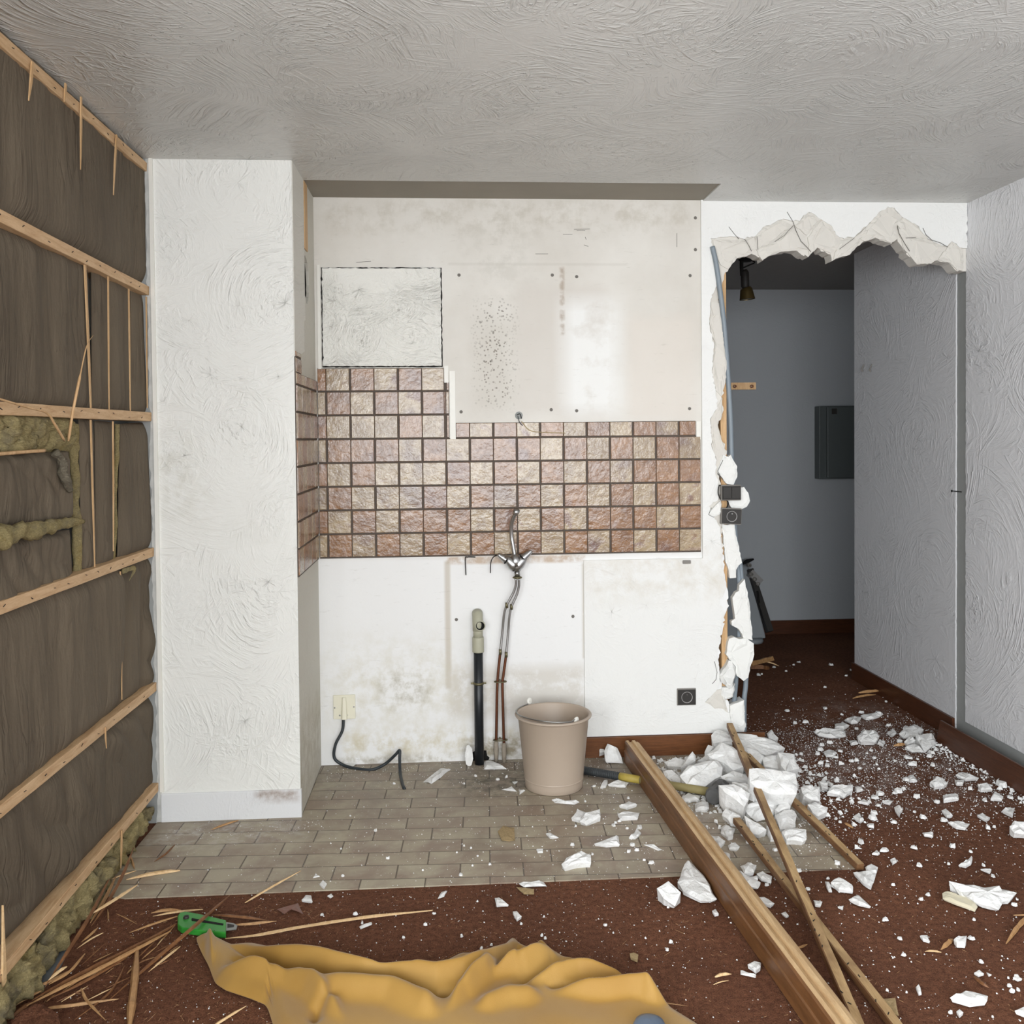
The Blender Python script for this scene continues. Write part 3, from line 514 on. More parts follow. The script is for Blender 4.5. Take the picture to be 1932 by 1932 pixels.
for k, (a, b) in enumerate((((939, 1046), (955, 1056)), ((1003, 1039), (987, 1053)))):
    A, B = q_(*a), q_(*b); d = (B-A); h_ = rel(G().tube([A, A+d*.12, A+d*.9, B], [.0075, .0095, .0175, .0185], 20).mk('handle', m_chrome, t, True), t)
    r_ = G().tube([B-d*.02, B+d*.10], [.0192, .0192], 20).mk('seal_ring', m_black, h_, True)
rel(G().tube(smoothpath([q_(971, 1047), q_(968, 1030), q_(965, 1010), q_(965, 990, FY-.01), q_(970, 974, FY-.03), q_(975, 966, FY-.05)], 6), .0088, 16).mk('spout', m_chrome, t, True), t)
rel(G().tube([q_(973, 968, FY-.045), q_(975, 963, FY-.062)], [.0135, .0135], 20).mk('aerator', m_chrome, t, True), t)
rel(G().tube([q_(975, 1077), q_(976, 1087)], [.0125, .0125], 16).mk('shank', m_metal, t, True), t)
rel(G().tube([q_(976, 1087), q_(976, 1088.5), q_(976, 1090.5), q_(976, 1092)], [.012, .021, .021, .012], 24).mk('lock_nut', m_brass, t, True), t)
for nm, top, low, lb in (('left', [(973, 1092), (973, 1104), (968, 1119), (956, 1142), (951, 1160), (948, 1190), (944, 1230)], [(944, 1230), (940, 1268), (938, 1300), (937, 1350), (936, 1408)], 'left bent supply pipe below the faucet, chrome above and coppery brown below'),
                     ('right', [(979, 1092), (979, 1106), (975, 1122), (965, 1145), (961, 1165), (959, 1190), (955, 1235)], [(955, 1235), (950, 1272), (948, 1290), (949, 1340), (951, 1412)], 'right bent supply pipe below the faucet, chrome above and coppery brown below')):
    t2 = tag(empty('supply_pipe', Bk(*low[-1], -.03)), lb, 'pipe')
    rel(pipe('chrome_tube', [Bk(a, b, FY+.005*i if i < 5 else -.035) for i, (a, b) in enumerate(top)], .0056, m_chrome, parent=t2), t2)
    rel(pipe('copper_tube', [Bk(a, b, -.035) for a, b in low], .0062, m_cu, parent=t2), t2)
    for f_ in (3, 6): c = Bk(*top[f_], -.04 if f_ > 3 else FY+.015); d = Vector((.0, 0, .012)); rel(G().tube([c-d, c+d], .0068, 12).mk('solder_joint', m_brass, t2, True), t2)
    a, b = low[-1]; c = Bk(a, b, -.035); rel(G().tube([c+Vector((0, 0, .025)), c+Vector((0, 0, .015)), c-Vector((0, 0, .02)), Vector((c.x, c.y, .0))], [.007, .0105, .011, .008], 14).mk('floor_fitting', m_lime, t2, True), t2)
for (a, b, w), lb in (((944, 1286, .026), 'upper double pipe clip on the two supply pipes'), ((944, 1396, .03), 'lower double pipe clip on the two supply pipes near the floor')):
    c = Bk(a, b, -.035); pts = [c+Vector((w*math.cos(k*PI/12), .0135*math.sin(k*PI/12), 0)) for k in range(25)]
    t3 = tag(empty('pipe_clip', c), lb, 'pipe clip'); rel(G().tube(pts, .0028, 8).mk('clip_band', m_brass, t3, True), t3); rel(G().tube([c+Vector((0, .012, 0)), Vector((c.x, 0, c.z))], .003, 8).mk('clip_screw', m_brass, t3), t3)
# ================================================================ waste pipe
m_blackpipe = plain('black_waste_pipe', lin(24, 28, 32), .42, var=.3, sc=80, bump=.0003); m_pvc = plain('grey_pvc', lin(170, 168, 148), .5, var=.05)
DY = -.045; c = Bk(904.5, 1440, DY); t = tag(empty('waste_pipe', (c.x, DY, 0)), 'upright black waste pipe with grey plastic elbow in front of the wall', 'pipe')
zc = lambda b: Bk(904, b, DY).z
rel(G().tube([(c.x, DY, 0), (c.x, DY, zc(1226))], .0202, 28).mk('black_pipe', m_blackpipe, t, True), t)
rel(G().lathe([(.0205, 0), (.0255, .0), (.0258, .004), (.0258, .062), (.0250, .066), (.0205, .066)], (c.x, DY, zc(1230)), 32).mk('grey_collar', m_pvc, t, True), t)
rel(G().tube([(c.x, DY, zc(1204)), (c.x, DY, zc(1178))], .0212, 28).mk('grey_neck', m_pvc, t, True), t)
rel(G().tube([(c.x-.001, DY, zc(1190)), (c.x-.001, DY, zc(1172)), (c.x-.001, DY+.012, zc(1163)), (c.x-.001, DY+.035, zc(1160))], [.0225, .0235, .0235, .024], 24).mk('elbow', m_pvc, t, True), t)
e = Bk(906, 1181, DY-.03); rel(G().lathe([(.0195, .035), (.0228, .03), (.0228, 0), (.0200, -.001), (.0190, .0), (.0190, .022), (0, .022)], e, 28, (0, 1, -.1)).mk('open_branch', m_pvc, t, True), t)
rel(G().lathe([(.0188, .003), (.012, .012), (0, .015)], e, 12, (0, 1, -.1)).mk('branch_opening', m_black, t), t)
c2 = Vector((c.x, DY, zc(1289))); rel(G().lathe([(.0205, -.005), (.0232, -.005), (.0232, .005), (.0205, .005)], c2, 28).mk('pipe_clamp', m_brass, t, True), t)
rel(G().tube([c2+Vector((-.034, 0, 0)), c2+Vector((.034, 0, 0))], .004, 8).mk('clamp_bolt', m_brass, t), t)
# ================================================================ bucket
m_bucket = plain('taupe_bucket_plastic', lin(174, 158, 142), .42, var=.03, sc=10, bump=.0001, spec=.5)
c = Vector((Bk(1045, 1450, -.33).x, -.325, .0045)); t = tag(empty('bucket', c), 'beige plastic bucket standing on the tiled floor below the faucet', 'bucket')
G().lathe([(0, .004), (.110, .004), (.116, .0), (.119, .003), (.1195, .02), (.146, .288), (.150, .292), (.157, .294), (.159, .298), (.156, .302), (.149, .303), (.145, .298), (.117, .022), (.112, .010), (0, .010)], (0, 0, 0), 72).mk('shell', m_bucket, t, True)
G().lathe([(.1215, .036), (.1228, .038), (.1228, .041), (.1215, .043)], (0, 0, 0), 72).mk('foot_ring', m_bucket, t, True)
ring = [Vector((.1535*math.cos(a), .1535*math.sin(a), .310+.004*math.sin(a*2))) for a in np.linspace(math.radians(128), math.radians(292), 40)]
ring = [Vector((-.088, .118, .322))]+ring+[Vector((.082, -.105, .31))]
h_ = G().tube(ring, .0028, 8).mk('wire_handle', m_metal, t, True)
for a, z in (((-.088, .120), .320), ((.080, -.112), .304)):
    G().lathe([(0, -.003), (.012, -.003), (.014, 0), (.012, .003), (0, .003)], (a[0], a[1], z), 20, (-a[0], -a[1], .02)).mk('lug', m_white, t, True)
# ================================================================ hall: spotlight, fuse box, folded board
m_olive = plain('aged_brass_lamp', lin(104, 88, 52), .35, .7); p0 = P(1408, 487, 2, H); sc_ = (p0-CAM).length/CF
t = tag(empty('ceiling_spotlight', p0), 'dark brass spotlight hanging from the hall ceiling beyond the broken wall', 'lamp')
y0 = p0.y; sp = lambda a, b: Bk(a, b, y0)
rel(G().lathe([(0, 0), (.045, 0), (.045, -.012), (.03, -.02), (0, -.02)], p0, 24).mk('ceiling_rose', m_black, t, True), t)
rel(G().tube([sp(1399, 490), sp(1399, 505), sp(1400, 520)], .011, 12).mk('arm', m_black, t, True), t)
rel(G().tube([sp(1404, 509), sp(1405, 514), sp(1406, 540), sp(1407, 545)], [.016, .024, .024, .018], 18).mk('lamp_holder', m_dark, t, True), t)
rel(G().tube([sp(1407, 543), sp(1408, 546), sp(1409, 555), sp(1410, 565)], [.028, .036, .040, .046], 24, False).mk('lamp_shade', m_olive, t, True), t)
rel(G().tube([sp(1409.5, 560), sp(1410, 564)], [.03, .042], 20).mk('bulb', m_metal, t, True), t)
rel(pipe('lamp_wire', [sp(1415, 490), sp(1424, 495), sp(1414, 500), sp(1403, 505)], .004, m_black, parent=t), t)
m_box = plain('dark_grey_enamel', lin(84, 90, 90), .5, var=.04); p = Bk(1553, 766, 2.34); q = Bk(1560, 904, 2.34)
t = tag(empty('fuse_box', (p.x, 2.43, q.z)), 'dark grey electrical cabinet on the back wall of the dim hall', 'fuse box')
g = G(); g.box((p.x-.02, 2.36, q.z), (p.x+.45, 2.4495, p.z)); bevel(rel(g.mk('box', m_box, t), t), .004)
g = G(); g.box((p.x+.03, 2.335, q.z+.01), (p.x+.45, 2.362, p.z-.005)); bevel(rel(g.mk('door', m_box, t), t), .004)
pp = Bk(1574, 776, 2.334); g = G(); g.box((pp.x-.018, 2.330, pp.z-.02), (pp.x+.018, 2.336, pp.z+.02)); rel(g.mk('latch', m_dark, t), t)
# leaning tool with grey board
m_gb = plain('grey_board', lin(148, 154, 158), .5, var=.04); YB = 2.36
A = Bk(1372, 1080, YB); Bp = Bk(1412, 1068, YB); Cc = Bk(1446, 1197, YB-.17); D = Bk(1370, 1207, YB-.17)
zc_ = min(Cc.z, D.z); Cc.z = D.z = max(zc_, .0); A2 = A-Vector((.25, 0, 0)); D2 = D-Vector((.25, 0, 0))
t = tag(empty('folded_appliance', (Cc.x, Cc.y, 0)), 'pale grey boxy tool with a dark metal mechanism leaning in the hall', 'tool')
dn = Vector((0, .12, .05)); g = G(); g.prism([A2+Vector((0, 0, .0)), Bp, Cc, D2], dn); bevel(rel(g.mk('board', m_gb, t), t), .01)
e1 = Bk(1414, 1075, YB-.01); e2 = Bk(1452, 1192, YB-.18); rel(G().bar(e1, e2, .06, .04, (1, 0, 0)).mk('metal_channel', m_dark, t), t)
rel(G().bar(Bk(1414, 1080, YB-.04), Bk(1434, 1100, YB-.06), .05, .05, (1, 0, 0)).mk('latch_block', m_mech, t), t)
for a, b in ((1416, 1083), (1423, 1092), (1429, 1101), (1413, 1066)):
    rel(G().lathe([(.006, -.02), (.014, -.02), (.014, .02), (.006, .02)], Bk(a, b, YB-.07), 14, (0, 1, 0)).mk('roller', m_bezel, t, True), t)
rel(G().tube([Bk(1429, 1115, YB-.1), Bk(1431, 1132, YB-.12), Bk(1438, 1160, YB-.14), Bk(1446, 1180, YB-.17)], .009, 8).mk('cable', m_black, t), t)
rel(G().tube([Bk(1400, 1064, YB), Bk(1410, 1059, YB), Bk(1422, 1055, YB)], [.008, .016, .006], 8).mk('lever', m_black, t), t)
rel(G().lathe([(0, 0), (.07, 0), (.075, .015), (.07, .03), (0, .03)], (Cc.x-.1, Cc.y, .001), 20).mk('rubber_foot', m_gb, t, True), t)
# ================================================================ left wall: paper-faced insulation behind pine battens
n = N('brown_insulation_paper'); v2 = n.vm('ADD', n.scl(n.co, (1, 3.2, .55)), n.scl(n.noise(n.co, 2.5, 3, col=True), (.0, .35, .5)))
w1 = n.noise(v2, 6, 3, .5); rg = n.ma('POWER', n.sub(1.0, n.ma('ABSOLUTE', n.mul(n.sub(w1, .5), 5.0))), 4.0); rg = n.mul(rg, n.ramp(n.noise(n.co, 5, 3), .4, .65)); w2 = n.noise(n.scl(n.co, (1, 1.8, 1)), 45, 5, .65); w3 = n.noise(n.scl(n.co, (1, 3, 1)), 9, 4, .55)
col = n.mix(n.ramp(n.noise(n.co, 1.4, 4), .3, .7), lin(88, 78, 65), lin(106, 95, 80)); col = n.mix(n.mul(n.ramp(rg, .3, 1), .3), col, lin(66, 56, 46))
m_paper = n.fin(col, .85, n.bump(n.add(n.add(n.mul(w3, .8), n.mul(rg, -.35)), n.mul(w2, .14)), .009), spec=.25)
n = N('mineral_wool'); f1 = n.noise(n.scl(n.co, (30, 14, 40)), 5, 6, .75, 1.6); f2 = n.noise(n.co, 9, 5, .7)
col = n.mix(n.ramp(f1, .3, .7), lin(140, 124, 82), lin(222, 204, 152)); col = n.mix(n.ramp(f2, .5, .68, 0, .75), col, lin(140, 132, 112)); col = n.mix(n.ramp(f2, .42, .32, 0, .5), col, lin(172, 146, 78))
m_wool = n.fin(col, .95, n.bump(f1, .012), spec=.1)
n = N('grey_wool_fluff'); f1 = n.noise(n.scl(n.co, (30, 12, 40)), 4, 6, .7, 1.2); m_fluff = n.fin(n.mix(f1, lin(96, 88, 74), lin(150, 142, 124)), .95, n.bump(f1, .01), spec=.1)
def batt(px, bulge, label, wr=.010, z0=None, z1=None, drape=0.0, seed=0):
    """paper-faced batt: corners (top-left, top-right, bottom-right, bottom-left) sighted on the wall plane"""
    c = [Lw(a, b, -1.148) for a, b in px]; nu, nv = 60, 40; V = []; F = []
    for j in range(nv+1):
        for i in range(nu+1):
            s, t = i/nu, j/nv; p = (c[0]*(1-s)+c[1]*s)*(1-t)+(c[3]*(1-s)+c[2]*s)*t
            e = min(1, 7*min(s, 1-s)*max(.3, abs(c[1].y-c[0].y)*1.6+.2))*min(1, 8*min(t, 1-t)); e = e*(2-e) if e < 1 else 1
            k = noise.noise(Vector((seed, p.y*9, p.z*1.6)))*wr + noise.noise(Vector((seed+5, p.y*28+p.z*2, p.z*3)))*wr*.45
            if drape: k += drape*abs(noise.noise(Vector((seed+2, p.y*6+p.z*7, p.z*3.2-p.y*2))))*1.6
            V.append((max(-1.196, -1.150+(bulge+k)*e), p.y, p.z))
    for j in range(nv):
        for i in range(nu): a = j*(nu+1)+i; F.append((a, a+1, a+nu+2, a+nu+1))
    k = len(V); V += [(-1.198, v[1], v[2]) for v in (V[0], V[nu], V[-1], V[-1-nu])]
    rim = list(range(nu+1)); F += [(i+1, i, k, k+1)[:4] if 0 else (i, i+1, k) for i in range(0)]
    o = mk('insulation_batt', V, F, m_paper, None, True); o.modifiers.new('s', 'SOLIDIFY').thickness = .004
    return tag(o, label, 'insulation', 'paper-faced insulation batts on the left wall')
NL = -60
batt(((NL, 0-6), (274, 296), (281, 545), (NL, 372)), .022, 'tall wrinkled brown paper batt in the top bay under the ceiling batten', seed=1, wr=.014)
batt(((NL, 404), (163, 492), (170, 780), (NL, 762)), .02, 'wide brown paper batt in the second bay, left of the thin laths', seed=2, wr=.012)
batt(((172, 500), (201, 516), (203, 782), (173, 781)), .012, 'first narrow paper strip right of the wide batt in the second bay', seed=3)
batt(((206, 518), (241, 536), (244, 784), (206, 782)), .012, 'second narrow paper strip between two laths in the second bay', seed=4)
batt(((246, 540), (277, 556), (281, 786), (247, 785)), .012, 'last narrow paper strip of the second bay beside the pillar', seed=5)
batt(((NL, 862), (128, 852), (134, 985), (NL, 1008)), .014, 'dark creased paper batt under the exposed yellow wool', seed=6, drape=.02)
batt(((NL, 1028), (130, 1000), (136, 1096), (NL, 1160)), .014, 'creased paper batt under the torn roll of wool, above the fourth batten', seed=7, drape=.02)
batt(((148, 790), (174, 793), (178, 1076), (154, 1088)), .016, 'narrow paper strip between the vertical wool and the lath, third bay', seed=8)
batt(((178, 794), (210, 797), (213, 1062), (181, 1074)), .016, 'narrow paper strip left of the split full of yellow wool, third bay', seed=9)
batt(((226, 800), (291, 797), (288, 1035), (221, 1060)), .022, 'loose paper sheet with small holes at the right of the third bay', seed=10)
batt(((NL, 1180), (226, 1062), (230, 1325), (NL, 1565)), .024, 'large ribbed paper batt between the fourth and fifth battens', seed=11, wr=.016)
batt(((229, 1062), (262, 1050), (262, 1304), (231, 1324)), .014, 'narrow paper strip right of the large ribbed batt, fourth bay', seed=12)
batt(((262, 1052), (292, 1040), (294, 1290), (262, 1308)), .012, 'crumpled paper strip in the corner of the fourth bay beside the pillar', seed=13, drape=.02)
batt(((NL, 1570), (296, 1302), (294, 1475), (NL, 1842)), 0.012, 'heavily draped paper batt in the bottom bay of the left wall', seed=14, wr=.010, drape=.020)
# battens with staples
def batten(za, zb, label, top=False, dx=.0):
    t = tag(empty('wall_batten', (-1.13, -1.2, za)), label, 'batten', 'horizontal battens on the left wall')
    n_ = 36; V = []; F = []; x1 = -1.113+dx
    ys = [-3.3+(3.3-.552)*i/n_ for i in range(n_+1)]
    for i, y in enumerate(ys):
        h = za+(zb-za)*(y+1.7)/1.15 if y > -1.7 else za; wv = .0014*noise.noise(Vector((y*6, za, 0))); hh = .0165
        V += [(-1.198, y, h-hh+wv), (x1, y, h-hh+wv), (x1+.001, y, h+hh+wv*.5), (-1.198, y, h+hh+wv)]
        if i:
            k = 4*i; F += [tuple(k+q for q in f) for f in ((-4, -3, 1, 0), (-3, -2, 2, 1), (-2, -1, 3, 2), (-1, -4, 0, 3))]
    F += [(3, 2, 1, 0), tuple(4*n_+q for q in (0, 1, 2, 3))]
    o = rel(mk('batten', V, F, m_pine, t), t); bevel(o, .0015)
    y = -2.05
    while y < -.6:
        z = za+(zb-za)*(y+1.7)/1.15 if y > -1.7 else za; z += R.uniform(-.006, .006); a = R.uniform(-.5, .5)
        g = G(); L = .006; d = Vector((0, math.cos(a)*L, math.sin(a)*L)); c = Vector((x1+.0015, y, z))
        g.bar(c-d, c+d, .0016, .0014, (1, 0, 0)); rel(g.mk('staple', m_black, t), t); y += R.uniform(.09, .16)
    return t
batten(2.455, 2.462, 'pine batten along the ceiling at the top of the left wall'); batten(2.009, 2.004, 'pine batten second from the ceiling on the left wall'); batten(1.528, 1.535, 'pine batten at eye height on the left wall')
batten(1.033, 1.028, 'pine batten under the exposed wool on the left wall'); batten(.534, .520, 'pine batten second from the floor on the left wall'); batten(.136, .138, 'pine batten lowest on the left wall above the loose wool')
# thin upright laths and slivers against the paper
def sliver(a, b, w, label, x=-1.118, m=None, name='wood_sliver', group=None, t1=.004, x2=None, w2=None, cat='splinter'):
    g = G(); p, q = Lw(*a, x), Lw(*b, x if x2 is None else x2); mid = p.lerp(q, .5)+Vector((0, R.uniform(-.003, .003), 0))
    g.bar(p, mid, w, t1, (1, 0, 0), w2=w*1.05); g.bar(mid, q, w*1.05, t1, (1, 0, 0), w2=w*.25 if w2 is None else w2, h2=t1*.6)
    return tag(g.mk(name, m or m_pinez), label, cat, group)
LG = 'thin upright laths on the left wall'
for a, b, w, lb in (((160, 498), (172, 782), .012, 'thin lath left of the first narrow strip, second bay'), ((204, 520), (206, 782), .006, 'thin lath between first and second narrow strips, second bay'), ((243, 545), (246, 782), .007, 'thin lath between second and last narrow strips, second bay'),
                    ((276, 560), (278, 770), .006, 'thin lath at the pillar edge, second bay'), ((171, 792), (179, 1070), .007, 'thin lath between two narrow strips, third bay'), ((213, 795), (214, 1040), .006, 'thin lath along the split full of wool, third bay'), ((227, 1078), (230, 1320), .005, 'thin lath beside the large ribbed batt, fourth bay')):
    sliver(a, b, w, lb, x=-1.121, w2=w*.8, name='upright_lath', group=LG, cat='lath')
SG = 'slivers hanging from the battens'
for a, b, w, lb in (((61, 118), (54, 190), .011, 'short pointed sliver hanging from the ceiling batten, furthest from the pillar'), ((124, 158), (121, 192), .010, 'short blunt sliver stapled to the ceiling batten'), ((153, 183), (152, 320), .009, 'longest pointed sliver hanging from the ceiling batten'), ((220, 255), (214, 368), .010, 'pointed sliver hanging from the ceiling batten nearest the pillar'),
                    ((199, 1372), (201, 1412), .005, 'small sliver hanging under the second batten from the floor'), ((230, 1566), (228, 1638), .010, 'pale sliver hanging from the lowest batten')):
    sliver(a, b, w, lb, x=-1.108, group=SG)
def sl3(pts, w, label, m=None, x=-1.10, rr=None):
    o = pipe('long_splinter', [Lw(a, b, x+dx) for a, b, dx in pts], rr or w, m or m_pinez, label, 'splinter', seg=5, n=6); return o
sl3([(176, 632, .03), (163, 655, .04), (150, 715, .035), (138, 775, .02), (129, 832, .0)], [.001]*6+[.002]*6+[.0042]*12+[.003], 'long curved pale splinter sticking up across the eye-height batten')
sl3([(-40, 742, .02), (0, 753, .02), (50, 768, .02), (88, 779, .022), (104, 802, .02), (122, 832, .01)], [.003]*18+[.0036]*6+[.004]*6+[.002], 'bent splinter crossing the batten above the yellow wool')
pipe('lath', [Lw(a, b, -1.115) for a, b in ((-60, 856), (0, 856), (40, 853), (84, 850))], .005, m_pinez, 'thin pale lath under the exposed yellow wool', 'lath', seg=6)
# exposed wool
def wool(pts, rad, label, m=None, flat=.55, name='mineral_wool', lumpy=.35, seg=20, n=10, ax='x'):
    path = smoothpath(pts, n); g = G(); rr = np.interp(np.linspace(0, 1, len(path)), np.linspace(0, 1, len(rad)), rad)
    i0 = 0
    g.tube(path, [float(r) for r in rr], seg); c = path
    V = []
    for k, v in enumerate(g.v):
        v = Vector(v); p = path[min(k//seg, len(path)-1)]; d = v-p
        s = 1+lumpy*(noise.noise(v*22)+.6*noise.noise(v*55)+.4*noise.noise(v*120)); d = d*s
        if ax == 'x': d.x *= flat
        else: d.z *= flat
        q = p+d; V.append(q)
    return tag(mk(name, V, g.f, m or m_wool, None, True), label, 'insulation')
X1 = -1.150
def lumpsheet(px, label, th=.03, m=None):
    c = [Lw(a, b, -1.16) for a, b in px]; nu, nv = 70, 36; V = []; F = []
    for j in range(nv+1):
        for i in range(nu+1):
            s, t = i/nu, j/nv; p = (c[0]*(1-s)+c[1]*s)*(1-t)+(c[3]*(1-s)+c[2]*s)*t; e = min(1, 9*min(s, 1-s))*min(1, 6*min(t, 1-t))
            h = .5+.5*noise.noise(p*11)+.35*noise.noise(p*30)+.2*noise.noise(p*75); V.append((-1.165+th*e*max(.15, h), p.y, p.z+.004*noise.noise(p*40)))
    for j in range(nv):
        for i in range(nu): a = j*(nu+1)+i; F.append((a, a+1, a+nu+2, a+nu+1))
    o = mk('mineral_wool', V, F, m or m_wool, None, True); o.modifiers.new('s', 'SOLIDIFY').thickness = .01; return tag(o, label, 'insulation')
lumpsheet(((NL, 776), (134, 790), (132, 852), (NL, 860)), 'broad patch of exposed yellow wool under the eye-height batten', .05)
wool([Lw(141, 800, X1), Lw(140, 860, X1), Lw(142, 930, X1), Lw(145, 1010, X1), Lw(146, 1088, X1)], [.018, .022, .02, .022, .02], 'upright strip of olive wool left of the narrow paper strips, third bay')
wool([Lw(221, 800, X1+.006), Lw(220, 860, X1+.004), Lw(217, 930, X1), Lw(218, 990, X1), Lw(214, 1056, X1+.004)], [.014, .013, .010, .010, .008], 'yellow wool showing in the split beside the loose paper sheet')
wool([Lw(NL, 1020, -1.11), Lw(0, 1012, -1.10), Lw(40, 1003, -1.10), Lw(80, 998, -1.105), Lw(128, 986, -1.11), Lw(156, 984, -1.12)], [.024, .026, .02, .018, .013, .008], 'torn yellow roll of wool hanging across the third bay', flat=.9, lumpy=.6)
wool([Lw(104, 852, -1.115), Lw(116, 872, -1.11), Lw(122, 900, -1.11), Lw(132, 925, -1.115)], [.014, .018, .014, .008], 'grey tuft of dirty fluff hanging beside the upright wool', m_fluff, .8, 'wool_fluff', .7)
wool([Lw(232, 1078, -1.12), Lw(254, 1072, -1.118), Lw(244, 1095, -1.12)], [.008, .008, .003], 'small yellow tuft of wool just under the fourth batten', lumpy=.6)
wool([Lw(219, 1092, -1.125), Lw(221, 1105, -1.125)], [.006, .008], 'tiny grey wool tuft at the top of the large ribbed batt', m_fluff, lumpy=.6)
wool([Vector((-1.155, -.60, .06)), Vector((-1.16, -.80, .055)), Vector((-1.15, -1.0, .055)), Vector((-1.14, -1.2, .055)), Vector((-1.15, -1.4, .05)), Vector((-1.14, -1.6, .055)), Vector((-1.14, -1.85, .06)), Vector((-1.15, -2.2, .06))], [.045, .06, .045, .058, .05, .06, .065, .06], 'long loose roll of yellow wool on the floor under the lowest batten', flat=.75, lumpy=.75, seg=34, n=16)
# metal strip on the floor by the wall
pl = [Fl(a, b, .003) for a, b in ((100, 1790), (130, 1792), (112, 1830), (85, 1862), (50, 1850))]
g = G(); g.prism([Vector((p.x, p.y, .001)) for p in pl], (0, 0, .004)); tag(g.mk('metal_plate', plain('dull_zinc_sheet', lin(120, 126, 132), .5, .5, var=.2, sc=12)), 'dull grey metal plate on the floor beside the loose wool', 'metal plate')
# ================================================================ loose skirting board at the right
c1 = Fl(1766, 1401); c2 = Fl(1926, 1500); d = (c2-c1).normalized(); e2 = c1+d*2.4; a1 = P(1760, 1358, 0, c1.x+.0)
g = G(); h = .105; nr = Vector((d.y, -d.x, 0)); nr = nr if nr.x > 0 else -nr
pr = [c1+Vector((0, 0, .001)), c1+nr*.012+Vector((0, 0, .001)), c1+nr*.03+Vector((0, 0, h)), c1+nr*.018+Vector((0, 0, h))]
pr = [q-Vector((0, 0, 0)) for q in pr]; g.prism(pr, d*2.2); o = g.mk('loose_skirting_board', m_skirtd); bevel(o, .002); tag(o, 'loose dark skirting board leaning on edge away from the right wall', 'skirting board')
# ================================================================ big moulded beam and three battens
m_beam = wood('beam_stained_side', lin(92, 60, 34), lin(126, 86, 52), (5, .7, 5), .42, .0003); m_beamt = wood('beam_bare_face', lin(172, 138, 98), lin(208, 178, 136), (6, .8, 6), .6, .0006)
A = Fl(1177, 1440); B = Fl(1513, 1932); dr = (B-A).normalized(); B = B+dr*.9; sd = Vector((-dr.y, dr.x, 0)); sd = sd if sd.x > 0 else -sd
prof = [(0, 0, 0), (0, .050, 0), (.004, .054, 0), (.004, .088, 0), (.009, .094, 1), (.020, .0955, 1), (.023, .087, 1), (.034, .086, 1), (.037, .094, 1), (.049, .0945, 1), (.053, .087, 1), (.063, .086, 1), (.071, .080, 1), (.071, 0, 1)]
k = len(prof); V = []; F = []; fm = []; ns = 30
for j in range(ns+1):
    p = A.lerp(B, j/ns); w_ = .0012*noise.noise(p*4)
    for i, (s_, z, _) in enumerate(prof): V.append(p+sd*(s_+w_)+Vector((0, 0, z+.006+w_)))
for j in range(ns):
    for i in range(k):
        i2 = (i+1) % k; F.append((j*k+i, j*k+i2, (j+1)*k+i2, (j+1)*k+i)); fm.append(1 if prof[i][2] and prof[i2][2] else 0)
F += [tuple(range(k-1, -1, -1)), tuple(range(ns*k, ns*k+k))]; fm += [2, 0]
t = tag(empty('moulded_beam', A), 'long heavy wooden beam with a grooved pale top lying over the tile edge', 'beam')
o = rel(mk('beam', V, F, m_beam, t, mats=[m_beam, m_beamt, plain('grey_end_grain', lin(140, 130, 120), .8)], fm=fm), t)
m_batt = wood('rough_batten', lin(152, 122, 84), lin(192, 162, 118), (5, .8, 5), .65, .0006, stain=lin(112, 84, 58)); m_battd = wood('stained_batten', lin(88, 58, 34), lin(128, 92, 60), (5, .8, 5), .6, .0006)
def batt3(name, p, q, w, h, label, pa=False):
    t = tag(empty(name, p), label, 'batten', 'loose battens over the plaster pile'); d = (q-p).normalized(); s_ = Vector((d.y, -d.x, 0)).normalized(); s_ = s_ if s_.x > 0 else -s_; u = s_.cross(d); u = u if u.z > 0 else -u
    V = []; F = []; fm = []; ns = 40
    for j in range(ns+1):
        c = p.lerp(q, j/ns); w0 = w*(1+.06*noise.noise(c*9)); cut = .002*noise.noise(c*30)
        for a, b in ((0, 0), (0, h*.9+cut), (w*.12+cut, h), (w0, h), (w0, 0)): V.append(c+s_*a+u*b)
    for j in range(ns):
        for i in range(5): F.append((j*5+i, j*5+(i+1) % 5, (j+1)*5+(i+1) % 5, (j+1)*5+i)); fm.append(0 if i in (0, 1, 4) else (2 if i == 3 and pa else 1))
    F += [(4, 3, 2, 1, 0), tuple(ns*5+i for i in range(5))]; fm += [0, 0]
    rel(mk('batten', V, F, m_batt, t, mats=[m_battd, m_batt, m_white], fm=fm), t)
    for k in range(14):
        c = p.lerp(q, R.uniform(.06, .95))+s_*w*R.uniform(.1, .5)+u*(h+.0008); an = R.uniform(-.9, .9); dd = (d*math.cos(an)+s_*math.sin(an))*.005; g = G(); g.bar(c-dd, c+dd, .0022, .0014); rel(g.mk('bent_staple', m_black, t), t)
    return t
pA = Bk(1371, 1372, -.055); qA = Fl(1622, 1975, .012); batt3('loose_batten', pA, qA, .026, .020, 'long batten leaning from the skirting over the pile to the floor, topmost', True)
pB = Fl(1374, 1397, .10); pB = Bk(1373, 1400, -.10); qB = Fl(1616, 1642, .005); batt3('loose_batten', pB, qB, .026, .020, 'shorter batten running under the plaster block to the tile corner')
pC = Fl(1383, 1553, .03); qC = Fl(1700, 1970, .006); batt3('loose_batten', pC, qC, .026, .020, 'batten passing under the topmost one from the pile to the floor')
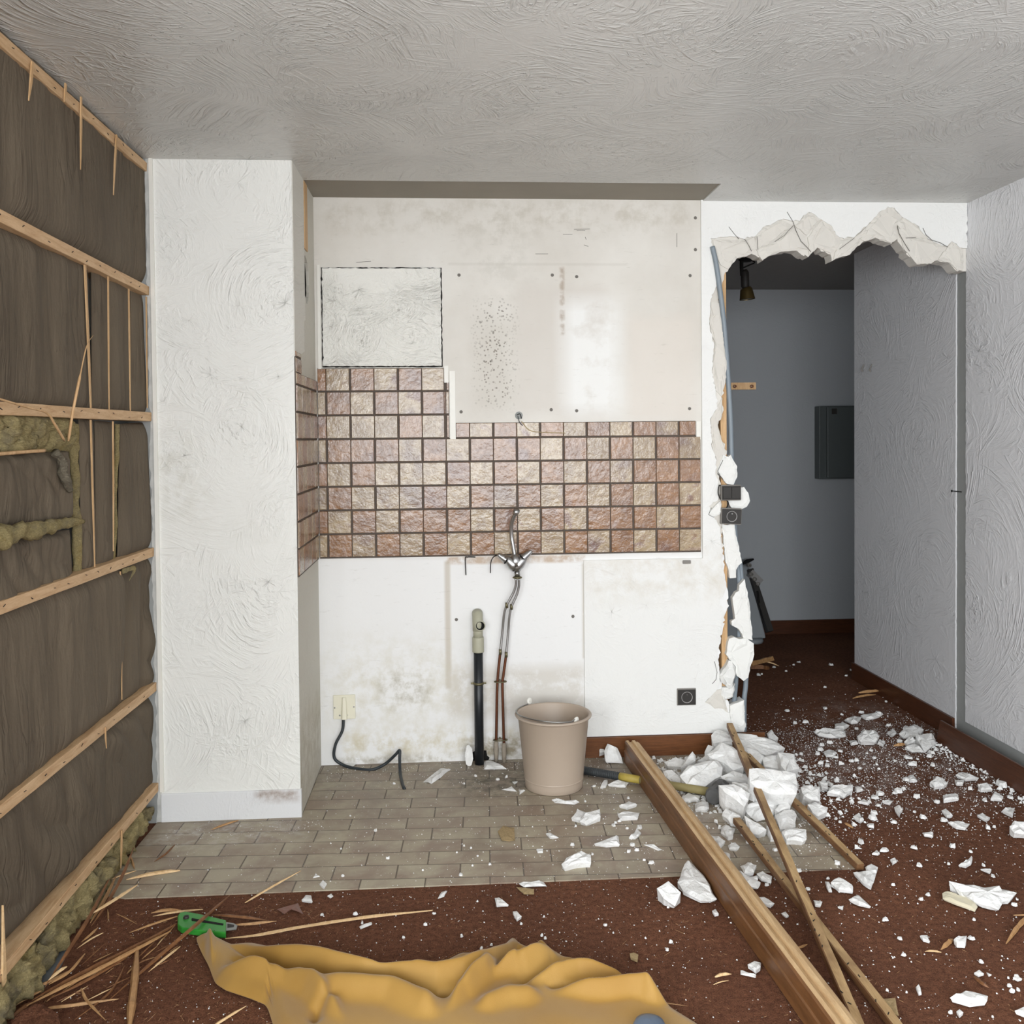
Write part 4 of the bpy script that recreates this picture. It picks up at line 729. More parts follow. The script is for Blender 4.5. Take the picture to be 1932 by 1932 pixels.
# ================================================================ plaster debris
n = N('broken_white_plaster'); a = n.noise(n.co, 28, 5, .65); b_ = n.noise(n.co, 110, 3, .6)
m_plas = n.fin(n.mix(n.ramp(a, .3, .7), lin(214, 213, 210), lin(236, 236, 235)), .8, n.bump(n.add(a, n.mul(b_, .4)), .006), spec=.3)
C5 = (5.084, 1220, 1370); C8 = (3.22, 1050, 1350); C2 = (3.927, 1440, 1350); C3 = (3.632, 1400, 1600); C9 = (3.864, 600, 1550); C1 = (3.45, 200, 1550); CB = (3.22, 550, 1030); C7 = (4.6, 1000, 1740)
SK = (C3, 0)
def tp(T, pts): return [(T[1]+x/T[0], T[2]+y/T[0]) for x, y in pts]
def slab(T, pts, label, z=.016, th=None, tilt=(0, 0), m=None, name='plaster_chunk', cat='plaster piece', group=None, rough=1.0, base=0.0):
    px = tp(T, pts) if T else pts; cx = sum(p[0] for p in px)/len(px); cy = sum(p[1] for p in px)/len(px)
    onfloor = th is None; c0 = Fl(cx, cy, z*.85); nrm = Vector((tilt[0], tilt[1], 1)).normalized(); th = th or z
    q = []
    for a, b in px:
        d = sight(a, b); k = (c0-CAM).dot(nrm)/d.dot(nrm); q.append(CAM+d*k)
    sz = max((v-c0).length for v in q); out = []
    for i, v in enumerate(q):
        w = q[(i+1) % len(q)]; out.append(v)
        if (w-v).length > .03: out.append(v.lerp(w, R.uniform(.35, .65))+Vector((R.uniform(-1, 1), R.uniform(-1, 1), R.uniform(-1, 1)))*.10*(w-v).length*.4*rough)
    k = len(out); am = min(.012, sz*.14)*rough; V = [v-nrm*am*R.uniform(0, .5) for v in out]
    V += [c0.lerp(v, R.uniform(.55, .82))+nrm*am*R.uniform(0, 1.1) for v in out]; V.append(c0+nrm*am*R.uniform(.2, 1))
    dn = -nrm*.6+Vector((0, 0, -.4)); dn = dn/abs(dn.z)
    for v in out:
        s_ = R.uniform(.82, .98); u = c0.lerp(v, s_)+dn*th; zb = base+.0048 if onfloor or u.z < base+.0048 else u.z
        if zb > v.z-.002: zb = v.z-.002
        V.append(Vector((u.x, u.y, zb)))
    F = []
    for i in range(k):
        j = (i+1) % k; F += [(i, j, k+j, k+i), (k+i, k+j, 2*k), (j, i, 2*k+1+i, 2*k+1+j)]
    F.append(tuple(range(3*k, 2*k, -1)))
    return tag(mk(name, V, F, m or m_plas), label, cat, group)
big = [
 (C5, [(620,80),(690,30),(800,60),(1010,85),(1130,100),(1250,150),(1330,205),(1260,240),(1150,275),(1000,230),(860,180),(700,150),(640,160)], .115, .10, (.0,-.35), 'long plaster slab at the back of the pile against the skirting'),
 (C5, [(930,190),(1060,220),(1135,290),(1080,370),(1010,340),(950,260)], .10, .09, (-.1,-.5), 'plaster piece in the middle of the pile right of the crossed battens'),
 (C5, [(575,260),(710,145),(830,195),(900,270),(930,380),(830,415),(740,350),(600,290)], .13, .10, (-.2,-.5), 'angular plaster block on the pile just left of the topmost batten'),
 (C5, [(555,250),(590,180),(650,195),(600,260)], .09, .06, (-.3,-.8), 'small upright plaster flake beside the angular block on the pile'),
 (C5, [(1110,300),(1160,280),(1260,275),(1300,350),(1280,410),(1130,380)], .085, .08, (0,-.5), 'greyish plaster block right of the battens, left of a brighter one'),
 (C5, [(1260,250),(1420,265),(1440,350),(1470,400),(1340,430),(1290,370)], .10, .09, (.2,-.5), 'bright plaster block at the right rear of the pile'),
 (C5, [(320,470),(400,380),(560,330),(680,325),(730,390),(720,470),(560,580),(390,555),(345,510)], .09, .085, (0,-.55), 'large layered plaster lump at the left of the pile above the hammer handle'),
 (C5, [(985,405),(1110,405),(1300,425),(1430,450),(1450,560),(1440,650),(1320,655),(1180,645),(1070,590),(990,530)], .155, .07, (.05,-.75), 'largest bright plaster block lying on the crossed battens'),
 (C5, [(820,535),(950,545),(1040,600),(1040,660),(990,640),(920,590)], .11, .03, (0,-.2), 'thin grey plaster sheet under the largest block'),
 (C5, [(710,480),(830,425),(950,460),(985,545),(860,530),(740,520)], .08, .07, (0,-.5), 'plaster rubble piece behind the hammer head'),
 (C5, [(690,560),(840,555),(990,640),(980,700),(940,770),(850,700),(760,640)], .115, .08, (0,-.6), 'wedge-shaped plaster block leaning over the hammer head'),
 (C5, [(945,760),(1050,710),(1180,690),(1310,640),(1330,680),(1250,800),(1200,880),(1060,910),(960,830)], .05, .045, (0,-.6), 'rounded plaster lump at the front of the pile under the topmost batten'),
 (C5, [(1230,800),(1290,720),(1350,720),(1380,770),(1270,820)], .06, .05, (0,-.4), 'grey plaster piece between the two right-hand battens'),
 (C5, [(1230,850),(1400,790),(1440,850),(1430,970),(1280,980)], .035, .03, (0,-.2), 'flat plaster sheet at the front of the pile right of the topmost batten'),
 (C5, [(935,850),(1080,930),(1150,990),(1080,1040),(1000,1030),(960,960)], .045, .04, (-.2,-.5), 'triangular plaster flake at the front left of the topmost batten'),
 (C5, [(750,780),(830,820),(900,860),(880,930),(800,920),(720,850)], .05, .02, (-.3,-.4), 'curled plaster and paper scraps below the hammer head'),
 (C5, [(1145,950),(1190,950),(1240,1080),(1190,1080)], .03, .03, (0,-.2), 'small plaster piece tucked along the topmost batten in front of the pile'),
 (C5, [(1295,1010),(1340,975),(1530,990),(1535,1080),(1500,1105),(1340,1090)], .04, None, (0,-.35), 'rectangular plaster block on the tiles in front of the pile'),
 (C5, [(1545,750),(1620,720),(1740,780),(1730,820),(1640,860),(1590,820)], .045, None, (.1,-.3), 'boxy plaster block at the right edge of the pile next to the carpet'),
 (C5, [(1480,580),(1560,560),(1665,600),(1665,720),(1590,710),(1510,660)], .06, .055, (.2,-.5), 'faceted plaster rock right of the largest block'),
 (C5, [(1655,530),(1740,540),(1740,600),(1680,585)], .03, None, (0,-.2), 'small plaster stone beside the faceted rock'),
 (C5, [(155,425),(240,415),(330,480),(350,540),(250,540),(180,490)], .045, None, (-.1,-.4), 'rounded plaster piece left of the large layered lump'),
 (C5, [(170,340),(280,300),(370,320),(350,390),(200,380)], .035, None, (0,-.3), 'low plaster rubble piece in front of the skirting, left of the spike'),
 (C5, [(325,400),(440,240),(470,280),(470,330),(400,370)], .07, .04, (-.2,-.9), 'upright pointed plaster spike left of the pile'),
 (C5, [(480,330),(580,270),(650,300),(560,335)], .05, .04, (0,-.3), 'plaster piece between the spike and the angular block'),
 (C5, [(320,690),(400,640),(520,660),(500,700),(350,710)], .018, None, (0,0), 'flat plaster shard just below the hammer handle'),
 (C5, [(465,740),(590,720),(600,780),(560,800),(465,795)], .02, None, (0,0), 'square plaster shard left of the hammer head'),
 (C5, [(1155,70),(1200,30),(1230,80),(1265,110),(1240,140),(1170,110)], .05, .05, (0,-.5), 'plaster stone at the end of the skirting behind the pile'),
 (C5, [(715,960),(760,940),(850,980),(830,1060),(780,1070),(710,1020)], .02, None, (0,0), 'crumbled plaster flake at the end of the lower batten'),
 (C5, [(590,1040),(650,1050),(755,1100),(700,1155),(650,1130)], .02, None, (0,0), 'plaster flake touching the right side of the beam, upper one'),
 (C5, [(780,1140),(850,1110),(895,1150),(860,1185),(790,1175)], .015, None, (0,0), 'small fan-shaped plaster chip between beam and lower batten'),
 (C5, [(730,1200),(800,1230),(815,1310),(775,1290)], .02, None, (0,0), 'narrow plaster flake touching the right side of the beam, lower one'),
 (C8, [(1115,910),(1160,890),(1215,905),(1200,950),(1140,955)], .022, None, (0,0), 'round plaster flake at the tile edge right of the beam'),
 (C8, [(1100,945),(1240,1010),(1225,1045),(1150,1030)], .02, None, (0,-.1), 'grooved plaster strip beside the beam on the carpet edge'),
 (C8, [(1215,960),(1250,945),(1310,975),(1305,1000),(1240,985)], .02, None, (0,0), 'plaster flake half under the lower batten at the tile edge'),
 (C8, [(795,870),(850,920),(930,1020),(975,1115),(880,1125),(770,1060),(735,1010),(760,940)], .03, None, (0,-.1), 'large brush-marked plaster slab half under the left side of the beam'),
 (C8, [(610,1050),(680,1003),(755,1075),(720,1155),(650,1110)], .05, None, (-.1,-.5), 'pyramid-shaped plaster block on the carpet left of the beam'),
 (C8, [(290,215),(310,170),(370,195),(405,290),(300,285)], .05, .05, (0,-1.4), 'upright plaster slab against the skirting behind the beam end'),
 (C8, [(255,190),(290,180),(292,220),(262,225)], .05, .05, (0,-.6), 'small plaster piece against the skirting beside the bucket'),
 (C8, [(500,210),(530,215),(565,245),(560,270),(520,260)], .03, None, (0,-.3), 'plaster stone showing behind the right side of the beam end'),
 (C8, [(370,600),(400,585),(505,590),(495,620),(385,625)], .018, None, (0,0), 'long flat plaster shard left of the beam, lower of two'),
 (C8, [(380,545),(440,520),(490,540),(430,557)], .018, None, (0,0), 'long flat plaster shard left of the beam, upper of two'),
 (C8, [(90,620),(125,567),(180,585),(150,640)], .025, None, (0,-.1), 'rounded plaster lump below the bucket, left one of a touching pair'),
 (C8, [(140,640),(170,600),(262,568),(268,610),(180,660)], .03, None, (0,-.2), 'squarish plaster lump below the bucket, right one of a touching pair'),
 (C8, [(30,900),(60,860),(150,820),(208,840),(210,890),(130,895),(45,930)], .035, None, (0,-.3), 'large arched plaster chunk alone on the tiles between bucket and carpet'),
 (C8, [(228,775),(375,733),(385,780),(300,785)], .018, None, (0,0), 'pointed plaster shard on the tiles left of the beam middle'),
 (C8, [(310,420),(370,395),(440,405),(420,430)], .015, None, (0,0), 'flat plaster shard just below the yellow hammer grip'),
 (C8, [(265,435),(290,390),(310,390),(300,430)], .015, None, (0,0), 'small upright plaster shard between bucket and yellow hammer grip'),
 (C8, [(440,740),(490,685),(515,710),(480,745)], .014, None, (0,0), 'twin-lobed plaster chip on the tiles left of the beam'),
 (C8, [(525,780),(560,780),(645,815),(620,820)], .008, None, (0,0), 'thin plaster sliver on the tiles left of the beam'),
 (C8, [(945,1185),(965,1172),(985,1200),(960,1207)], .016, None, (0,0), 'small pointed plaster stone left of the beam on the carpet'),
 (C8, [(1230,1100),(1260,1100),(1325,1140),(1300,1155),(1240,1135)], .016, None, (0,0), 'plaster flake on the carpet between beam and lower batten, upper one'),
 (C8, [(1560,1120),(1615,1130),(1605,1155),(1570,1150)], .014, None, (0,0), 'oval plaster chip just right of the topmost batten'),
 (C8, [(1365,1200),(1390,1190),(1412,1215),(1395,1222)], .012, None, (0,0), 'small plaster chip on the carpet between beam and lower batten'),
 (C8, [(1160,1510),(1200,1490),(1242,1500),(1240,1525),(1210,1545)], .02, None, (0,0), 'domed plaster stone on the carpet near the beam and cloth'),
 (C8, [(1118,1545),(1213,1575),(1210,1590),(1118,1570)], .008, None, (0,0), 'bright thin plaster strip on the carpet near the beam and cloth'),
 (C2, [(375,115),(430,100),(605,105),(610,150),(500,160),(400,140)], .02, None, (0,-.1), 'long grey plaster slab on the passage carpet behind the pile'),
 (C2, [(530,60),(590,48),(640,70),(600,95),(530,90)], .018, None, (0,0), 'plaster flake behind the long grey slab in the passage'),
 (C2, [(600,30),(650,5),(730,10),(700,50),(650,50)], .018, None, (0,0), 'furthest flat plaster slab but one in the passage mouth'),
 (C2, [(720,0),(800,-20),(880,-5),(820,15),(760,20)], .018, None, (0,0), 'furthest flat plaster slab in the passage mouth'),
 (C2, [(695,150),(740,100),(830,105),(862,150),(830,195),(720,190)], .045, None, (0,-.3), 'round creased plaster boulder in the passage mouth'),
 (C2, [(635,185),(690,180),(705,205),(650,212)], .015, None, (0,0), 'small flake left of the round plaster boulder'),
 (C2, [(845,205),(860,175),(905,190),(890,225)], .015, None, (0,0), 'small flake right of the round plaster boulder'),
 (C2, [(915,125),(960,95),(990,125),(950,150)], .018, None, (0,0), 'plaster stone between the boulder and the skirting heap'),
 (C2, [(1005,130),(1120,60),(1190,100),(1160,150),(1040,160)], .03, None, (0,-.2), 'broad plaster slab at the back of the heap by the loose skirting'),
 (C2, [(1130,145),(1255,130),(1285,200),(1200,270),(1160,200)], .035, None, (.1,-.3), 'plaster slab leaning at the end of the loose skirting board'),
 (C2, [(1050,230),(1130,205),(1200,270),(1100,265)], .02, None, (0,-.2), 'front plaster slab of the heap by the loose skirting'),
 (C2, [(1045,190),(1090,145),(1130,180),(1070,215)], .03, None, (0,-.2), 'middle plaster piece of the heap by the loose skirting'),
 (C2, [(440,265),(500,250),(550,275),(520,305),(460,295)], .012, None, (0,0), 'crushed plaster patch in the powder behind the pile'),
 (C2, [(475,565),(520,515),(665,505),(665,545),(600,612),(560,580)], .03, None, (0,-.3), 'shell-shaped plaster slab on the carpet right of the pile'),
 (C2, [(680,530),(730,530),(740,550),(690,560)], .014, None, (0,0), 'small square chip right of the shell-shaped slab'),
 (C2, [(1070,445),(1110,435),(1142,480),(1085,485)], .016, None, (0,0), 'small squarish chunk in line with the foot of the heap'),
 (C2, [(1235,490),(1280,450),(1330,460),(1368,495),(1340,520),(1270,525)], .03, None, (0,-.2), 'knobbly plaster chunk in the middle of the right carpet'),
 (C2, [(1425,440),(1470,415),(1600,462),(1500,470)], .02, None, (0,0), 'long plaster flake near the middle of the loose skirting'),
 (C2, [(1420,475),(1490,470),(1480,505),(1430,505)], .018, None, (0,0), 'crumbly lump just in front of the long flake near the skirting'),
 (C2, [(1590,510),(1660,495),(1700,545),(1610,550)], .025, None, (0,-.2), 'hollow plaster lump near the front of the loose skirting'),
 (C2, [(1685,610),(1720,562),(1780,600),(1770,625)], .022, None, (0,-.2), 'triangular plaster stone near the front of the loose skirting'),
 (C2, [(1330,585),(1445,580),(1450,615),(1335,630)], .018, None, (0,0), 'brick-shaped plaster chunk on the right carpet'),
 (C2, [(700,635),(745,617),(790,645),(780,657)], .014, None, (0,0), 'leaf-shaped chip below the shell-shaped slab'),
 (C2, [(885,640),(920,622),(960,630),(940,655)], .014, None, (0,0), 'flat chip right of the leaf-shaped one'),
 (C2, [(970,680),(1000,665),(1033,690),(1010,740)], .02, None, (0,0), 'upright oval plaster chip on the right carpet'),
 (C2, [(665,745),(710,722),(747,770),(720,785)], .018, None, (0,0), 'egg-shaped plaster chip right of the shorter batten'),
 (C2, [(1320,700),(1350,690),(1405,740),(1360,750)], .016, None, (0,0), 'slanted oval chip above the long thin shard'),
 (C2, [(1585,735),(1620,720),(1680,755),(1650,775)], .016, None, (0,0), 'eye-shaped chip at the right between two larger stones'),
 (C2, [(1770,700),(1800,680),(1865,680),(1850,740)], .02, None, (0,0), 'fist-like plaster stone at the right edge of the view'),
 (C2, [(1365,790),(1440,785),(1530,800),(1500,835),(1430,825)], .016, None, (0,0), 'long thin plaster shard on the right carpet'),
 (C2, [(1825,820),(1850,785),(1960,785),(1960,880),(1860,870)], .04, None, (0,-.3), 'large plaster block cut by the right edge of the view'),
 (C2, [(1180,865),(1260,865),(1260,895),(1190,885)], .014, None, (0,0), 'small rectangular chip below the long thin shard'),
 (C2, [(805,1020),(840,995),(865,1020),(850,1028)], .012, None, (0,0), 'little triangular chip right of the shorter batten end'),
 (C2, [(940,1065),(975,1050),(990,1075),(960,1092)], .014, None, (0,0), 'little knobbly chip beyond the shorter batten end'),
 (C2, [(1447,1100),(1500,1080),(1550,1048),(1540,1090),(1500,1115)], .016, None, (0,0), 'wing-shaped plaster shard above the big feathered slab'),
 (C2, [(1610,1135),(1690,1135),(1680,1165)], .012, None, (0,0), 'small flat chip above the big feathered slab'),
 (C2, [(755,1120),(800,1098),(850,1120),(840,1160),(770,1165)], .018, None, (0,0), 'plaster flake behind the one at the shorter batten end'),
 (C2, [(665,1155),(760,1155),(835,1175),(800,1265),(740,1230)], .022, None, (0,0), 'kite-shaped plaster flake at the shorter batten end'),
 (C2, [(500,1235),(560,1190),(660,1250),(665,1300),(560,1285)], .022, None, (0,-.1), 'domed plaster flake on the carpet at the tile corner'),
 (C2, [(457,1225),(490,1235),(510,1300),(485,1300)], .012, None, (0,0), 'narrow chip left of the domed flake at the tile corner'),
 (C3, [(1418,225),(1560,255),(1780,270),(1885,300),(1840,350),(1790,355),(1760,420),(1690,395),(1590,360),(1500,290)], .03, None, (0,-.15), 'big feathered plaster slab on the right carpet'),
 (C3, [(730,350),(800,320),(885,400),(800,380)], .016, None, (0,0), 'pointed plaster shard on the carpet right of the battens'),
 (C3, [(655,400),(695,393),(690,415)], .012, None, (0,0), 'small chip left of the pointed shard'),
 (C3, [(1218,600),(1270,595),(1288,640),(1240,625)], .014, None, (0,0), 'bean-shaped chip left of the round white stone'),
 (C3, [(1450,625),(1480,600),(1540,600),(1530,655),(1470,650)], .022, None, (0,0), 'round white plaster stone touching a wood splinter'),
 (C3, [(1590,855),(1625,832),(1658,860),(1620,872)], .012, None, (0,0), 'domed chip above the long serrated shard'),
 (C3, [(1675,850),(1710,865),(1690,875)], .01, None, (0,0), 'tiny chip right of the domed chip'),
 (C3, [(1855,885),(1890,877),(1920,895),(1890,902)], .012, None, (0,0), 'small chip at the right edge in front'),
 (C3, [(1190,950),(1210,930),(1230,990),(1210,998)], .014, None, (0,0), 'upright drop-shaped chip in the front right carpet'),
 (C3, [(1425,1020),(1520,985),(1600,985),(1685,1010),(1680,1045),(1560,1055)], .022, None, (0,0), 'long serrated plaster shard in the front right'),
 (C3, [(1468,1120),(1490,1103),(1517,1125),(1490,1147)], .014, None, (0,0), 'cube-like chip below the long serrated shard'),
 (C3, [(1868,1115),(1960,1080),(1960,1150)], .016, None, (0,0), 'plaster piece cut by the right edge in front'),
 (C3, [(720,765),(745,755),(765,775),(735,787)], .012, None, (0,0), 'square chip beside the front part of the battens'),
 (C9, [(10,455),(35,427),(65,450),(45,487)], .012, None, (0,0), 'white flake on the front row of tiles'),
 (C9, [(68,540),(95,525),(112,542),(90,553)], .01, None, (0,0), 'small oval chip on the carpet just below the front tiles'),
 (C9, [(872,560),(900,510),(943,503),(920,545)], .006, None, (0,0), 'diamond-shaped grey plaster flake on the carpet edge'),
 (C9, [(1460,448),(1480,443),(1645,437),(1667,470),(1500,475)], .008, None, (0,0), 'smooth boat-shaped shard on the tile edge'),
 (C9, [(1288,555),(1320,553),(1390,605),(1300,612)], .014, None, (0,0), 'winged white flake on the carpet above the cloth'),
 (C9, [(1420,655),(1450,650),(1485,690),(1450,712)], .016, None, (0,0), 'white crumb below the winged flake'),
 (C9, [(300,765),(390,730),(395,745),(310,778)], .01, None, (0,0), 'twisted white scrap under the long pale splinter'),
 (C9, [(1660,85),(1690,78),(1755,115),(1690,118)], .012, None, (0,0), 'knotty chip on the tiles below the bucket'),
 (C9, [(1590,200),(1640,200),(1640,222),(1600,225)], .01, None, (0,0), 'square chip on the tiles left of the arched chunk'),
 (C1, [(1345,368),(1365,335),(1393,358)], .006, None, (0,0), 'triangular white chip on the tiles above another flake'),
 (C1, [(1272,510),(1300,475),(1335,480),(1345,522)], .014, None, (0,0), 'crown-shaped white flake on the carpet under the tile edge'),
 (CB, [(795,1430),(905,1345),(972,1350),(910,1400),(850,1440)], .010, None, (0,0), 'flat white plaster sheet on the tiles between cable and waste pipe'),
 (CB, [(1165,1310),(1210,1310),(1310,1350),(1170,1355)], .012, None, (0,0), 'white plaster sheet at the foot of the supply pipes'),
 (CB, [(1580,1540),(1750,1555),(1720,1568),(1600,1560)], .008, None, (0,0), 'thin white shard just in front of the bucket'),
 (CB, [(1275,1480),(1340,1465),(1370,1490)], .008, None, (0,0), 'left thin shard beside the bucket foot'),
 (CB, [(1380,1480),(1420,1485),(1385,1510)], .008, None, (0,0), 'triangular shard touching the bucket foot'),
 (CB, [(1340,1432),(1375,1432),(1355,1448)], .008, None, (0,0), 'small chip left of the bucket near the wall'),
 (CB, [(320,1320),(395,1322),(370,1342),(300,1335)], .01, None, (0,0), 'pale plaster scrap on the floor under the cream outlet'),
]
for T, pts, z, th, tilt, lb in big:
    slab(T, pts, lb, z, th, tilt)
# medium chips listed by sight, and further ones strewn at random: each a thing, alike within a zone
def chip(x, y, s, label, group, m=None, name='plaster_chip', cat='plaster chip'):
    c = Fl(x, y); dist = (c-CAM).length; r = s/2*dist/CF; k = R.choice((5, 6, 7)); a0 = R.uniform(0, PI); el = R.uniform(.5, .95)
    pts = []
    for i in range(k):
        t = a0+2*PI*i/k; rr = r*R.uniform(.7, 1.15); pts.append(Vector((c.x+rr*math.cos(t), c.y+rr*math.sin(t)*el*1.3, 0)))
    h = r*R.uniform(.35, .8)+.003; z0 = .0046; V = [Vector((p.x, p.y, z0)) for p in pts]+[Vector((c.x+(p.x-c.x)*R.uniform(.5, .95), c.y+(p.y-c.y)*R.uniform(.5, .95), z0+h*R.uniform(.6, 1.1))) for p in pts]
    F = [(i, (i+1) % k, k+(i+1) % k, k+i) for i in range(k)]+[tuple(range(k, 2*k)), tuple(range(k-1, -1, -1))]
    return tag(mk(name, V, F, m or m_plas), label, cat, group)
zones = [
 (40, lambda: (R.uniform(1560, 1910), R.gauss(1500, 60)), (7, 18), 'small white plaster chip on the brown carpet in front of the loose skirting board', 'plaster chips by the loose skirting', lambda x, y: 1400 < y < 1620 and y > 1400+(x-1766)*.62+6),
 (34, lambda: (R.uniform(1480, 1760), R.gauss(1400, 32)), (6, 15), 'small white plaster chip on the brown carpet in the passage mouth', 'plaster chips in the passage mouth', lambda x, y: 1320 < y < 1450),
 (18, lambda: (R.uniform(1420, 1720), R.uniform(1250, 1335)), (4, 10), 'small white plaster chip on the carpet far down the passage', 'plaster chips down the passage', lambda x, y: x < 1630+(y-1250)*1.3),
 (30, lambda: (R.uniform(1640, 1925), R.uniform(1600, 1925)), (4, 12), 'small white plaster chip on the carpet right of the battens, in front', 'plaster chips on the right front carpet', lambda x, y: True),
 (16, lambda: (R.uniform(1080, 1300), R.uniform(1480, 1650)), (5, 13), 'small white plaster chip on the tiled floor between bucket and beam', 'plaster chips on the tiles by the beam', lambda x, y: x < 1200+(y-1480)*.5),
 (16, lambda: (R.uniform(1380, 1600), R.uniform(1560, 1720)), (6, 14), 'small white plaster chip among the loose battens', 'plaster chips among the battens', lambda x, y: True),
 (18, lambda: (R.uniform(640, 970), R.uniform(1462, 1660)), (4, 9), 'small white plaster chip on the tiled floor left of the bucket', 'plaster chips on the tiles left of the bucket', lambda x, y: True),
 (20, lambda: (R.uniform(560, 1380), R.uniform(1700, 1800)), (4, 9), 'small white plaster chip on the carpet behind the yellow cloth', 'plaster chips behind the cloth', lambda x, y: True),
]
for num, gen, (s0, s1), lb, gp, ok in zones:
    k = 0
    while k < num:
        x, y = gen()
        if not ok(x, y): continue
        chip(x, y, R.uniform(s0, s1)*R.uniform(.8, 1), lb, gp); k += 1
# countless crumbs and powder grains: one object of kind stuff
def crumbs(name, num, gen, m, label, cat, s=(.0012, .0038), hz=None):
    V = []; F = []; c = 0
    while c < num:
        q = gen()
        if q is None: continue
        x, y, z = q; r = s[0]+(s[1]-s[0])*R.random()**3; k = len(V)
        a = R.uniform(0, 6.3); z = max(z, .0045)
        for i in range(3): V.append((x+r*R.uniform(.6, 1.2)*math.cos(a+i*2.1), y+r*R.uniform(.6, 1.2)*math.sin(a+i*2.1), z))
        V.append((x+r*.2, y, z+r*R.uniform(.6, 1.1))); V.append((x-r*R.uniform(.2, .7), y+r*.4, z+r*R.uniform(.4, .9)))
        F += [(k, k+1, k+3), (k+1, k+2, k+4), (k+1, k+4, k+3), (k+2, k, k+4), (k, k+3, k+4), (k+2, k+1, k)]; c += 1
    return tag(mk(name, V, F, m), label, cat, kind='stuff')
def g_right():
    x, y = R.uniform(.2, 2.35), R.uniform(-1.95, 1.6); d = 0
    d += 1.0*math.exp(-((x-1.75)/.55)**2-((y+.1)/.45)**2)+.8*math.exp(-((x-1.2)/.4)**2-((y+.5)/.4)**2)+.45*math.exp(-((x-2.1)/.4)**2-((y+.3)/.6)**2)+.6*math.exp(-((x-2.2)/.25)**2-((y-.15)/.3)**2)
    d += .10; d *= math.exp(-max(0, y-.2)*2.2)
    if x < 1.0: d *= .25+.3*(x-.2)
    if x > 2.25+.0 and y < .05: return None
    if y > .0 and x < 1.42: return None
    if R.random() > d: return None
    return (x, y, .0045)
crumbs('plaster_crumbs', 11000, g_right, m_plas, 'white plaster crumbs and grains strewn over carpet and tiles', 'crumbs')
def g_left():
    x, y = R.uniform(-1.05, .7), R.uniform(-1.8, -.02)
    if y > -.56 and x < -.56: return None
    d = .14+.5*math.exp(-(y+.05)**2/.02)+.45*math.exp(-((y+.63)/.06)**2)*(x < -.5)
    return (x, y, .0045) if R.random() < d else None
crumbs('plaster_grit', 2600, g_left, m_plas, 'fine white grit over the tiles and the front carpet', 'crumbs', (.001, .0032))
def g_pile():
    x, y = R.gauss(1.2, .17), R.gauss(-.33, .17)
    if y > -.05 or x < .85: return None
    return (x, y, .005+R.uniform(.0, .05)*math.exp(-((x-1.2)/.15)**2-((y+.3)/.15)**2))
crumbs('pile_rubble', 2600, g_pile, m_plas, 'fine white rubble filling the plaster pile', 'rubble', (.003, .016))
def g_skh():
    t = R.random()**1.3; p = c1.lerp(c1+d*1.2, t); q = p+Vector((-abs(R.gauss(0, .035))-.004, R.gauss(0, .02), 0)); return (q.x, q.y, .0045)
c1 = Fl(1766, 1401); d = (Fl(1926, 1500)-c1).normalized()
crumbs('skirting_rubble', 320, g_skh, m_plas, 'white crumbs banked along the loose skirting board', 'rubble', (.002, .012))
# pale wood fibres on the carpet
m_straw = plain('pale_wood_fibre', lin(186, 146, 104), .7, bump=0)
g = G()
for k in range(900):
    x, y = R.uniform(-1.0, 2.2), R.uniform(-1.98, -1.2)
    if R.random() < .35: x = R.uniform(-1.1, -.3); y = R.uniform(-1.95, -1.2)
    a = R.uniform(0, PI); L = R.uniform(.0015, .006)*(1+(R.random() < .05)*1.6); g.bar((x-L*math.cos(a), y-L*math.sin(a), .0016), (x+L*math.cos(a), y+L*math.sin(a), .002+R.uniform(0, .002)), .0005, .0005)
tag(g.mk('wood_fibres', m_straw), 'tiny pale wood fibres caught in the brown carpet', 'wood fibres', kind='stuff')
# ================================================================ smaller fragments that are not plaster
m_chip = plain('chipboard', lin(160, 138, 100), .85, var=.3, sc=140, bump=.003); m_redt = plain('brown_tile_shard', lin(120, 82, 70), .4, var=.1); m_mould = plain('ivory_plastic', lin(224, 216, 190), .4, var=.04)
for T, pts, z, m, nm, lb, cat in (
 (C3, [(1372, 310), (1410, 290), (1490, 320), (1560, 330), (1615, 400), (1600, 425), (1375, 345)], .014, m_mould, 'plastic_trim', 'ivory plastic trim piece lying in front of the big feathered slab', 'plastic trim'),
 (C9, [(1310, 70), (1350, 30), (1430, 45), (1435, 135), (1340, 135)], .012, m_chip, 'chipboard_piece', 'crumbly chipboard piece on the tiles below the waste pipe', 'chipboard'),
 (C9, [(1445, 475), (1575, 490), (1575, 525), (1500, 525)], .010, m_chip, 'chipboard_piece', 'chipboard piece on the carpet under the boat-shaped shard', 'chipboard'),
 (C7, [(865, 270), (900, 262), (940, 280), (935, 325), (870, 300)], .016, m_chip, 'chipboard_piece', 'small dark chipboard lump alone on the carpet right of the cloth', 'chipboard'),
 (C7, [(455, 430), (480, 385), (538, 390), (530, 465)], .018, m_chip, 'chipboard_piece', 'chipboard block touching the back edge of the yellow cloth', 'chipboard'),
 (C3, [(930, 1030), (1050, 1025), (1075, 1150), (1010, 1110)], .012, m_chip, 'chipboard_piece', 'triangular chipboard piece beside the front end of the battens', 'chipboard'),
 (C1, [(1113, 570), (1250, 530), (1285, 600), (1210, 565), (1160, 600)], .008, m_redt, 'tile_shard', 'red-brown broken tile shard on the carpet between knife and tiles', 'tile shard')):
    slab(T, pts, lb, z, None, (0, 0), m, nm, cat, rough=.4)
